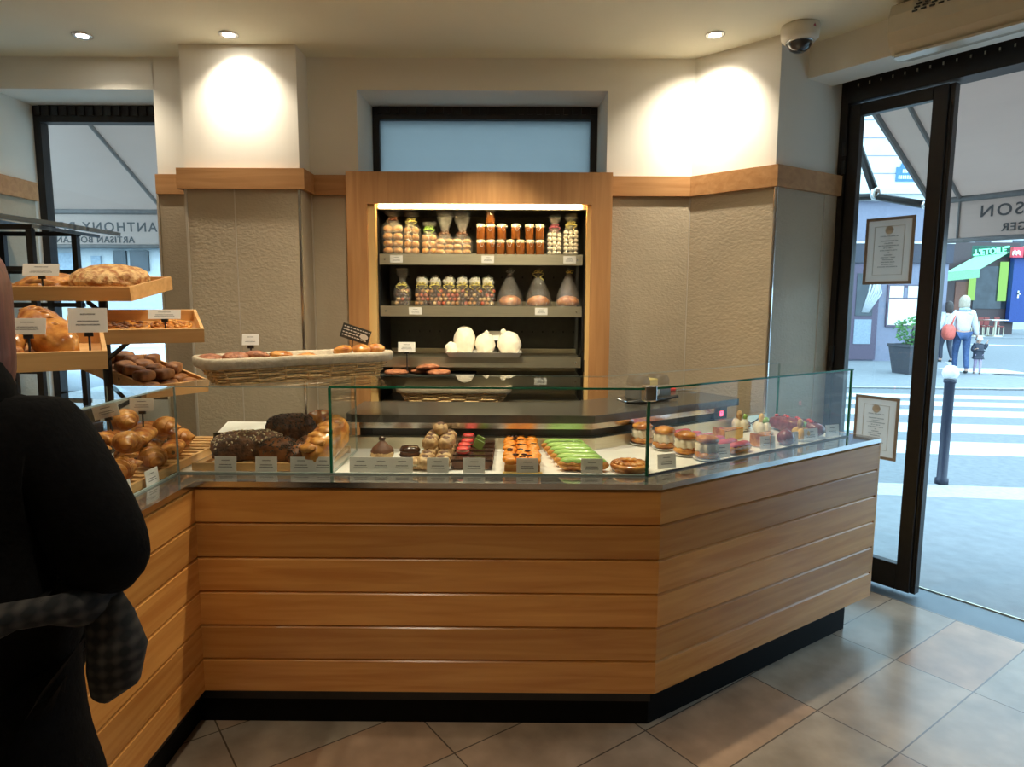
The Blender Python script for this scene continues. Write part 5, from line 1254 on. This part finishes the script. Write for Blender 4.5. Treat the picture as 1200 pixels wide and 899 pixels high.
# plaid shawl wound round the waist, its end hanging at the right hip
b = MB(); path = []
for k in range(12): a = R_(-150+k*12.5); path.append(Vector((.245*math.cos(a)*1.0, -.01+.205*math.sin(a), 1.135-.006*k+.008*math.sin(k*1.7))))
b.tube(path,[.03+.008*math.sin(k*1.3) for k in range(12)],10)
p0 = path[-1]; b.tube([p0+Vector((.0,.0,.01)),p0+Vector((.018,-.01,-.04)),p0+Vector((.030,-.02,-.09)),p0+Vector((.022,-.025,-.14)),p0+Vector((.0,-.03,-.175))],[.03,.040,.048,.044,.018],12)
sh = b.build('plaid_shawl','plaid',cust,True)

# ================================================================== OUTSIDE
GZ, RZ = -.03, -.07
ka, kb = at_z(1030,566,GZ), at_z(1200,572,GZ); na, nb_ = at_z(1030,580,GZ), at_z(1200,587,GZ)
kd_ = (kb-ka).normalized(); kd_.z = 0; kd_.normalize(); kn_ = Vector((-kd_.y,kd_.x,0))
kw = max(.18,abs((na-ka).dot(kn_)))
def KP(t, d): p = ka+kd_*t+kn_*d; return (p.x,p.y)
b = MB(); b.prism([(-60,-30),(90,-30),(90,90),(-60,90)],RZ-.1,RZ); struct('street',b,'asphalt')
so0, so1 = D(-.6,.27,0), D(9,.27,0)
b = MB(); b.prism([(-14,4.42),(1.9,4.42),(D(-.1,.27,0).x,D(-.1,.27,0).y),(so1.x,so1.y),KP(12,-kw),KP(-20,-kw)],RZ-.05,GZ); struct('pavement',b,'pave')
b = MB(); b.prism([KP(-20,-kw),KP(12,-kw),KP(12,0),KP(-20,0)],RZ-.05,GZ+.002); struct('kerb',b,'kerbstone')
b = MB()
for y0,y1 in ((534,519),(508.5,498),(489,482),(477,472),(468,464)):
    d0 = (at_z(1150,y0,RZ)-ka).dot(kn_); d1 = (at_z(1150,y1,RZ)-ka).dot(kn_)
    b.prism([KP(-6,d0),KP(14,d0),KP(14,d1),KP(-6,d1)],RZ,RZ+.004)
c = at_z(1137,436,RZ+.004)
b.prism([(c.x-.5,c.y-.55),(c.x+.9,c.y-.75),(c.x+.9,c.y+.4),(c.x-.5,c.y+.5)],RZ+.03,RZ+.055)
q0 = at_z(1170,404,RZ); b.prism([(q0.x-1,q0.y-.3),(q0.x+6,q0.y-3.8),(q0.x+6.2,q0.y-3.3),(q0.x-1,q0.y+.4)],RZ,RZ+.004)
struct('road_markings',b,'roadpaint')
# pavement of the opposite corner with rounded kerb
pts = []; cc = at_z(1120,449,GZ)
tip = [(-12,13.6),(4,13.3),(9.4,13.0)]; cx_, cy_ = 9.6,14.8
for k in range(9): a = R_(-95+k*15); tip.append((cx_+1.85*math.cos(a),cy_+1.85*math.sin(a)))
tip += [(11.3,17),(12.4,19),(12.4,23),(-12,23)]
b = MB(); b.prism(tip,RZ-.05,RZ+.025); struct('pavement_corner',b,'pave')
b = MB(); o_ = [Vector((p[0],p[1],0)) for p in tip[:14]]; b.rings([[(p.x,p.y,RZ-.02),(p.x,p.y,RZ+.03),(p.x+(cx_-p.x)*.03,p.y+.16,RZ+.03),(p.x+(cx_-p.x)*.03,p.y+.16,RZ-.02)] for p in o_]); struct('kerb_corner',b,'kerbstone')
fy = 33.0
b = MB(); b.prism([(12,fy+3),(40,fy-3.5),(60,fy-6),(60,50),(12,50)],RZ-.05,RZ+.04); struct('pavement_far',b,'pave')
# bollards
def bollard(loc, label, s=1):
    o = thing('bollard',label,'bollard',loc)
    b = MB(); b.lathe([(.055,0),(.055,.05),(.042,.06),(.042,.92),(.05,.93),(.05,.96)],seg=20); b.build('post','bollard_blue',o,True)
    b = MB(); b.lathe([(.03,.955),(.055,.975),(.068,1.01),(.060,1.05),(.035,1.078),(.001,1.085)],seg=20); b.build('knob','bollard_white',o,True); o.scale = (s,)*3
M['bollard_blue'] = pm('dark_blue_bollard',(.02,.024,.045),.45); M['bollard_white'] = pm('white_knob',(.85,.85,.85),.4)
p = at_z(1103,567,GZ); bollard((p.x,p.y,GZ),'dark blue bollard with white knob on the kerb outside the door')
p = at_z(1167,391,RZ+.04); bollard((p.x,p.y,RZ+.04),'distant dark bollard in front of the green cafe',1.15)
# white stone building with the restaurant across the street
def PYx(px,py,y): return at_y(px,py,y)
M['stone'] = pm('white_limestone',(.72,.72,.70),.8,var=.04,scale=3)
M['violet_wall'] = pm('grey_violet_render',(.24,.24,.31),.7,var=.06)
M['fascia'] = pm('dark_fascia',(.05,.05,.07),.5)
M['shop_glass'] = pm('dark_shop_glass',(.04,.05,.06),.08,var=.4,scale=2)
M['curtain'] = pm('white_curtain',(.6,.62,.64),.9)
FY = 19.3
o = thing('restaurant_building','white stone corner building with a grey violet restaurant front across the street','building',(0,0,0))
b = MB(); b.bb(-4,12.3,FY,FY+6,4.75,15); 
b.build('upper_wall','stone',o)
b = MB()
for k in range(14): b.bb(-4,12.31,FY-.006,FY,5.2+k*.48,5.222+k*.48)
b.build('stone_joints','violet_wall',o)
b = MB(); b.bb(-4.1,12.45,FY-.30,FY+.1,4.62,4.78); b.bb(-4.1,12.4,FY-.2,FY+.1,4.45,4.62); b.build('cornice','stone',o)
b = MB(); b.bb(-4,12.3,FY,FY+6,-.05,4.5); b.build('ground_floor_wall','violet_wall',o)
b = MB(); b.bb(-4,12.35,FY-.10,FY+.02,2.75,3.30); b.build('fascia','fascia',o)
b = MB(); b.bb(-4,12.36,FY-.12,FY-.08,3.28,3.34); b.build('fascia_line','stone',o)
x0,x1 = PYx(1003,300,FY).x, PYx(1026,300,FY).x
dr = MB(); dr.bb(x0-.1,x1+.15,FY-.06,FY+.03,.0,2.7); dr = dr.build('door','door_violet',o)
b = MB(); b.bb(x0+.05,x1-.02,FY-.075,FY-.055,1.25,2.45); b.build('door_glass','shop_glass',dr)
b = MB(); 
for k in range(6): b.tube([(x0+.45+k*.05+.1*math.sin(k),FY-.085,2.35),(x0+.40+k*.07,FY-.085,1.9),(x0+.25+k*.03,FY-.085,1.35)],.03,6)
b.build('curtain','curtain',dr,True)
b = MB(); b.bb(x0+.05,x1-.02,FY-.075,FY-.055,.45,1.15); b.build('lower_panel','blind_blue',dr)
# menu case on its wall
a0,a1 = PYx(1041,335,FY), PYx(1077,381,FY)
o2 = thing('menu_case','framed white menu case on the restaurant wall','menu',(a0.x,FY-.06,0))
b = MB(); b.bb(-.03,a1.x-a0.x+.03,0,.05,a1.z-.05,a0.z+.03); b.build('frame','door_violet',o2)
w_ = a1.x-a0.x; zz = a0.z-(a0.z-a1.z)*.33
b = MB(); b.bb(.02,w_*.42,-.006,0,zz+.03,a0.z); b.bb(w_*.56,w_-.02,-.006,0,zz+.03,a0.z); b.bb(.02,w_-.02,-.006,0,a1.z,zz); b.build('sheets','paper',o2)
b = MB(); b.bb(w_*.44,w_*.54,-.006,0,zz+.03,a0.z-.05); b.build('picture','violet_wall',o2)
# street name plate
a0,a1 = PYx(1050,196,FY), PYx(1074,213,FY)
o3 = thing('street_sign','blue enamel street name plate high on the white stone wall','sign',(a0.x,FY-.02,a1.z))
w_,h_ = a1.x-a0.x, a0.z-a1.z
b = MB(); arc = [(w_*.5+w_*.32*math.cos(PI*k/8), h_+h_*.45*math.sin(PI*k/8)) for k in range(9)]
pts = [(0,0),(w_,0),(w_,h_)]+arc+[(0,h_)]
A_ = [b.b.verts.new((x,-.012,z)) for x,z in pts]; B_ = [b.b.verts.new((x,.0,z)) for x,z in pts]; n = len(pts)
for i in range(n): b.b.faces.new((A_[i],A_[(i+1)%n],B_[(i+1)%n],B_[i]))
b.b.faces.new(A_); b.b.faces.new(B_[::-1]); b.build('plate','plate_blue',o3)
b = MB(); rnd = random.Random(2)
for r,(xs,zz) in enumerate((((.30,.38,.46,.56,.64),.60),((.12,.22,.32,.42,.52,.62,.72,.82),.18))):
    for x in xs: b.bb(w_*x,w_*(x+.06),-.015,-.012,h_*zz,h_*(zz+.24))
b.build('white_lettering','paper',o3)
# planter
p = at_z(1066,437,GZ); pr_ = thing('planter','dark square planter with a clipped green shrub by the restaurant wall','planter',(p.x,p.y,RZ+.025),.2)
b = MB(); b.rings([[(sx*k,sy*k,z) for sx,sy in ((-1,-1),(1,-1),(1,1),(-1,1))] for k,z in ((.26,0),(.34,.62),(.36,.64),(.36,.70),(.31,.70),(.30,.62))]); b.build('pot','planter_grey',pr_)
b = MB(); rnd = random.Random(5)
for k in range(420):
    d = Vector((rnd.gauss(0,1),rnd.gauss(0,1),rnd.gauss(0,1))).normalized()*rnd.uniform(.6,1); c = Vector((d.x*.40,d.y*.40,1.02+d.z*.36)); t = Vector((rnd.gauss(0,1),rnd.gauss(0,1),rnd.gauss(0,1))).normalized(); u = t.orthogonal().normalized()
    b.quad([c-u*.03,c+t*.05,c+u*.03,c-t*.05])
fo = b.build('foliage','leaf_green',pr_); fo['kind'] = 'stuff'
b = MB(); b.tube([(0,0,.6),(.02,.01,.8),(0,0,1.1)],.03,6); b.build('stem','planter_grey',pr_)
# far shops
def at(px,py,y): return at_y(px,py,y)
SY = 37.
def rect(mb, px0, py0, px1, py1, y, d=.1):
    a, c = at(px0,py0,y), at(px1,py1,y); mb.bb(a.x,c.x,y-d,y,c.z,a.z); return mb
cf = thing('green_cafe','cafe with green awning and glowing green sign across the far street','shop',(0,0,0))
b = MB(); rect(b,1092,284,1184,392,SY,.1); b.build('facade','cafe_front',cf)
b = MB(); rect(b,1143,312,1178,362,SY-.1,.04); b.build('window','shop_glass',cf)
b = MB(); rect(b,1120,330,1132,376,SY-.1,.04); b.build('doorway','cafe_door',cf)
for q0,q1,y0,y1 in ((1136,1140.5,322,352),(1172.5,1177,307,353)):
    b = MB(); rect(b,q0,y0,q1,y1,SY-.16,.1); b.build('lit_strip','green_glow',cf)
b = MB(); a = [at(1143,301,SY-.1),at(1183,296,SY-.1),at(1146,318,SY-2.2),at(1106,319,SY-2.2)]
a[2] = at(1148,316,SY-1.6); a[3] = at(1108,320,SY-1.6)
b.quad([a[0],a[1],a[2],a[3]]); b.quad([a[3],a[2],a[2]-Vector((0,0,.42)),a[3]-Vector((0,0,.42))]); aw = b.build('awning','awning_green',cf); aw.modifiers.new('s','SOLIDIFY').thickness = .03
s0 = at(1161,294.8,SY-.15); text("L'ETOILE",'sign_text',.44,'neon',(s0.x,s0.y,s0.z),(PI/2,R_(-6),0),cf,.03)
b = MB(); 
for q0,q1,yy in ((1141,1146,299),(1177,1183,290)): a0_,a1_ = at(q0,yy,SY-.15),at(q1,yy-1,SY-.15); b.tube([a0_,a1_],.05,6)
b.build('neon_dash','neon',cf)
b = MB(); rect(b,1139,288,1184,301,SY-.06,.04); b.build('sign_board','dark_green',cf)
bl = thing('blue_shop','deep blue shop front with a red sign at the far street','shop',(0,0,0))
b = MB(); rect(b,1185,296,1240,378,SY-.2,.3); b.build('facade','deep_blue',bl)
b = MB(); rect(b,1184.5,290,1197,302,SY-.6,.2); b.build('red_sign','sign_red',bl)
b = MB(); rect(b,1197,289,1212,302,SY-.6,.2); b.build('orange_sign','sign_orange',bl)
b = MB(); a0_ = at(1186,297,SY-.85)
for k in range(5): a_ = at(1186.5+k*2,297-(k%2)*1.2,SY-.84); b.bb(a_.x,a_.x+.06,a_.y-.02,a_.y,a_.z-.10,a_.z+.12)
b.build('sign_marks','paper',bl)
b = MB(); a_ = at(1193,345,SY-.52); b.bb(a_.x-.04,a_.x+.04,a_.y-.02,a_.y,a_.z-.2,a_.z+.2); b.bb(a_.x-.04,a_.x+.14,a_.y-.02,a_.y,a_.z-.02,a_.z+.06); b.build('door_mark','paper',bl)
ap = tag(MB().bb(-30,70,44,50,-.1,22).build('apartment_row','far_wall'),'long pale row of apartment fronts behind the far shops','building')
b = MB()
for i in range(40):
    for k in range(5): b.bb(-28+i*2.4,-27+i*2.4,43.95,44,3.9+k*3.2,5.7+k*3.2)
b.build('windows','shop_glass',ap)
# cafe tables
for i,(px,lab) in enumerate(((1146,'left pavement table in front of the green cafe'),(1166,'right white topped pavement table at the green cafe'))):
    p = at_z(px,392-i*1,RZ+.04); p = at_y(px,388,34.5); o = thing('cafe_table',lab,'table',(p.x,34.5,RZ+.04),0,'cafe tables outside')
    b = MB(); b.bb(-.38,.38,-.4,.4,.80,.85,.01); b.build('table_top','paper' if i else 'cafe_door',o)
    b = MB(); b.lathe([(.05,.04),(.05,.80)],seg=10); b.lathe([(.35,0),(.32,.04),(.05,.06)],seg=14); b.build('pedestal','steel',o)
for i,px in enumerate((1140,1153,1160,1172)):
    p = at_y(px,386,35.3); o = thing('cafe_chair','red brown cafe chair, %s along the pavement tables' % ORD[i],'chair',(p.x,35.4,RZ+.04),0,'chairs outside the green cafe')
    b = MB(); b.bb(-.14,.14,-.2,.2,.44,.50,.01); b.build('seat','chair_red',o)
    b = MB(); b.bb(-.14,.14,.18,.22,.52,.95,.01); b.build('backrest','chair_red',o)
    for sx in (-.12,.12):
        for sy in (-.18,.18): b = MB(); b.bb(sx-.02,sx+.02,sy-.02,sy+.02,0,.44 if sy<0 else .52); b.build('leg','steel',o)
# people in the street
wp = dict(base_pose); wp.update(elr=(.23,.02,1.08),wrr=(.30,.06,.86),ell=(-.27,-.02,1.12),wrl=(-.24,.05,.90),look=(.6,.8,0))
p = at_z(1124,438,RZ+.03); wy = p.y
wo, J, H, fw = figure('person','woman in pale sweater and blue scarf with a coral bag walking with a child',(p.x,p.y,RZ+.025),R_(-20),1.05,wp,{'skin':'skin'})
clothes(wo,J,1.05,'sweater','jeans','shoe'); hair(wo,H,fw,1.05,'hair_blonde',.06,1.1)
skin('scarf',[(J['neck0']+Vector((.09,0,.03)),.045),(J['neck0']+Vector((0,.10,.0)),.05),(J['neck0']+Vector((-.09,0,.03)),.045),(J['neck0']+Vector((0,-.09,.04)),.05)],[(0,1),(1,2),(2,3),(3,0)],'scarf_blue',wo,2)
b = MB(); b.lump((-.30,-.04,.98),(.13,.20,.19),3,.12,2,4,power=.7); b.tube([(-.30,.1,1.12),(-.20,.06,1.42),(-.17,-.06,1.44),(-.29,-.16,1.10)],.016,6); 
bg = tag(b.build('shoulder_bag','bag_red',None,True),'coral red shoulder bag hanging at the walking woman side','bag'); bg.location = wo.location; bg.rotation_euler = wo.rotation_euler
cpz = dict(base_pose); cpz.update(ell=(-.24,.0,1.22),wrl=(-.30,.05,1.50),elr=(.25,.05,1.12),wrr=(.18,.18,1.20),shl=(-.16,0,1.36),look=(-.2,1,0))
p = at_z(1141,438,RZ+.03)
CS = .50
co, J, H, fw = figure('person','small child in dark padded jacket and white hat holding the woman hand',(p.x,p.y-.1,RZ+.025),R_(160),CS,cpz,{'skin':'skin'})
clothes(co,J,CS,'jacket_dark','lilac','shoe',.06,hem=.18)
b = MB(); b.lump(H+Vector((0,-.0,.025)),(.066,.072,.066),3,.05,4,1,flat=-.2); b.build('hat','paper',co,True)
hp = dict(base_pose); hp.update(look=(0,1,0))
p = at_z(1107,424,RZ+.03)
ho, J, H, fw = figure('person','distant person in grey top half hidden by the door leaf',(p.x,p.y,RZ),R_(10),1.0,hp,{'skin':'skin'})
clothes(ho,J,1.0,'grey_panel','jacket_dark','shoe'); hair(ho,H,fw,1.0,'hair_dark',.12,1.05)

# ---- awnings of the bakery
o = thing('door_awning','grey beige canvas awning with mirrored lettering over the shop door','awning',(DP.x,DP.y,0),DOOR_RZ)
b = MB(); b.quad([(-.03,.25,2.90),(3.4,.25,2.90),(3.4,1.40,2.30),(-.03,1.40,2.30)]); b.build('canvas','awning',o).modifiers.new('s','SOLIDIFY').thickness = .003
b = MB(); b.quad([(-.03,1.40,2.285),(3.4,1.40,2.285),(3.4,1.405,2.03),(-.03,1.405,2.03)]); b.build('valance','awning',o).modifiers.new('s','SOLIDIFY').thickness = .003
b = MB(); b.tube([(-.03,1.40,2.295),(3.4,1.40,2.295)],.022,8); b.tube([(-.03,1.405,2.02),(3.4,1.405,2.02)],.016,8); b.build('front_bar','awning_hem',o,True)
b = MB(); b.tube([(-.03,.25,2.895),(-.03,1.40,2.295)],.020,6); b.tube([(.17,.25,2.893),(.15,1.40,2.292)],.014,6); b.tube([(1.4,.25,2.893),(1.4,1.40,2.292)],.014,6); b.build('side_bar','awning_hem',o)
b = MB(); b.tube([(.15,1.40,2.29),(.15,1.402,2.02)],.009,6); b.build('valance_seam','awning_hem',o)
text('ANTHONY BOSSON','valance_lettering',.105,'letter',(.27,1.404,2.195),(PI/2,0,PI),o,.004,'RIGHT',1.25)
text('ARTISAN BOULANGER','valance_lettering',.07,'letter',(.40,1.404,2.085),(PI/2,0,PI),o,.004,'RIGHT',1.12)
b = MB(); b.tube([(-.33,.25,2.72),(-.29,.86,2.66),(-.17,.9,2.32)],.026,8); b.tube([(-.30,.9,2.31),(-.16,.9,2.30),(.15,.92,2.21)],.024,8); b.build('folding_arm','frame',o)
b = MB(); b.lump((-.17,.9,2.32),(.035,.035,.045),2,.2,3,1); b.lump((.14,.92,2.215),(.03,.03,.03),2,.1,3,2); b.build('arm_joint','chrome',o,True)
o = thing('window_awning','grey beige canvas awning with mirrored lettering over the left window','awning',(0,0,0))
b = MB(); b.quad([(-5.2,4.55,2.98),(-1.6,4.55,2.98),(-1.6,5.5,2.31),(-5.2,5.5,2.31)]); b.build('canvas','awning',o).modifiers.new('s','SOLIDIFY').thickness = .003
b = MB(); b.quad([(-5.2,5.5,2.30),(-1.6,5.5,2.30),(-1.6,5.505,2.03),(-5.2,5.505,2.03)]); b.build('valance','awning',o).modifiers.new('s','SOLIDIFY').thickness = .003
b = MB(); b.tube([(-5.2,5.5,2.30),(-1.6,5.5,2.30)],.022,8); b.tube([(-5.2,5.505,2.025),(-1.6,5.505,2.025)],.016,8); b.build('front_bar','awning_hem',o,True)
a0_,a1_ = at_y(131,148,4.9), at_y(187,238,5.44)
b = MB(); b.tube([(a0_.x-.12,4.6,2.93),(a1_.x,5.46,2.325)],.014,6); b.build('seam_bar','awning_hem',o)
text('ANTHONY BOSSON','valance_lettering',.105,'letter',(-2.90,5.504,2.175),(PI/2,0,PI),o,.004,'LEFT',1.25)
text('ARTISAN BOULANGER','valance_lettering',.07,'letter',(-3.09,5.504,2.075),(PI/2,0,PI),o,.004,'LEFT',1.12)
# across the street on the left: shop front and a parked car
lo = thing('grey_shop_front','pale blue grey shop front with dark windows beyond the left window','shop',(0,0,0))
LY = 13.5
b = MB(); b.bb(-16,-4.0,LY,LY+3,-.07,9); b.build('facade','far_wall',lo)
for q0,q1,y0,y1,m_ in ((40,97,296,350,'blind_blue'),(134,150,294,318,'shop_glass'),(153,176,294,318,'shop_glass'),(108,122,300,345,'blind_blue')):
    b = MB(); rect(b,q0,y0,q1,y1,LY,.05); b.build('shop_window',m_,lo)
b = MB(); rect(b,30,287,200,292,LY,.3); b.build('blue_fascia','blind_blue',lo)
cr = thing('parked_car','pale silver parked car seen under the bread trays through the left window','car',(-5.6,10.3,RZ),.05)
prof = [(-2.1,.35),(-2.1,.75),(-1.95,.90),(-1.1,.98),(-.55,1.42),(.75,1.45),(1.45,1.02),(2.0,.92),(2.12,.6),(2.1,.35)]
b = MB(); b.rings([[(x,y*(1 if z<1.1 else .82),z) for x,z in prof] for y in (-.82,-.78,.78,.82)]); b.build('body','car_paint',cr,True)
b = MB(); b.bb(-.62,.66,-.70,.70,1.05,1.36); b.build('windows','shop_glass',cr)
for x in (-1.35,1.35):
    for y in (-.78,.78): b = MB(); b.tube([(x,y-.09,.32),(x,y+.09,.32)],.32,18); b.build('wheel','blackplastic',cr,True)
# ================================================================== LIGHT
w = bpy.data.worlds.new('sky'); bpy.context.scene.world = w; w.use_nodes = True; nt = w.node_tree; nt.nodes.clear()
out = nt.nodes.new('ShaderNodeOutputWorld'); bg_ = nt.nodes.new('ShaderNodeBackground'); nt.links.new(bg_.outputs[0],out.inputs[0])
bg_.inputs[0].default_value = (.56,.87,1.10,1); bg_.inputs[1].default_value = 4.2
WARM = (1,.87,.64)
ENERGY = {(-.62,2.78):120,(.42,2.78):115,(-.70,1.05):56,(-.12,2.70):0,(-2.1,.9):25,(-.1,-1.2):35,(-2.1,2.4):55}
for i,(x,y,l) in enumerate(LAMPS):
    if i < 3:
        tg = ((x-.02,y+.3,1.8),(x,3.80,2.45),(x+.02,y+.24,2.45))[i]
        spot(x,y,CZ-.012,(24,36,50)[i],112,.85,(1,.88,.70),tg,.02)
        if i: spot(x,y,CZ-.012,(0,12,24)[i],62,1,(1,.90,.74),(x+(0,0,.02)[i],(0,3.80,3.88)[i],2.58),.02)
    elif (x,y) == (-.12,2.70): spot(x,y,CZ-.012,190,44,.7,(1,.84,.50),(-.19,3.95,1.50),.03)
    else: spot(x,y,CZ-.012,ENERGY[(x,y)],125,.8,WARM,None,.03)
sc = bpy.context.scene
sc.view_settings.view_transform = 'Standard'; sc.view_settings.look = 'None'; sc.view_settings.gamma = 1; sc.view_settings.use_curve_mapping = False; sc.view_settings.exposure = 0
sc.cycles.use_denoising = True; sc.cycles.max_bounces = 10; sc.cycles.transparent_max_bounces = 24; sc.cycles.diffuse_bounces = 5; sc.cycles.glossy_bounces = 4; sc.cycles.caustics_reflective = False; sc.cycles.caustics_refractive = False; sc.cycles.sample_clamp_indirect = 6
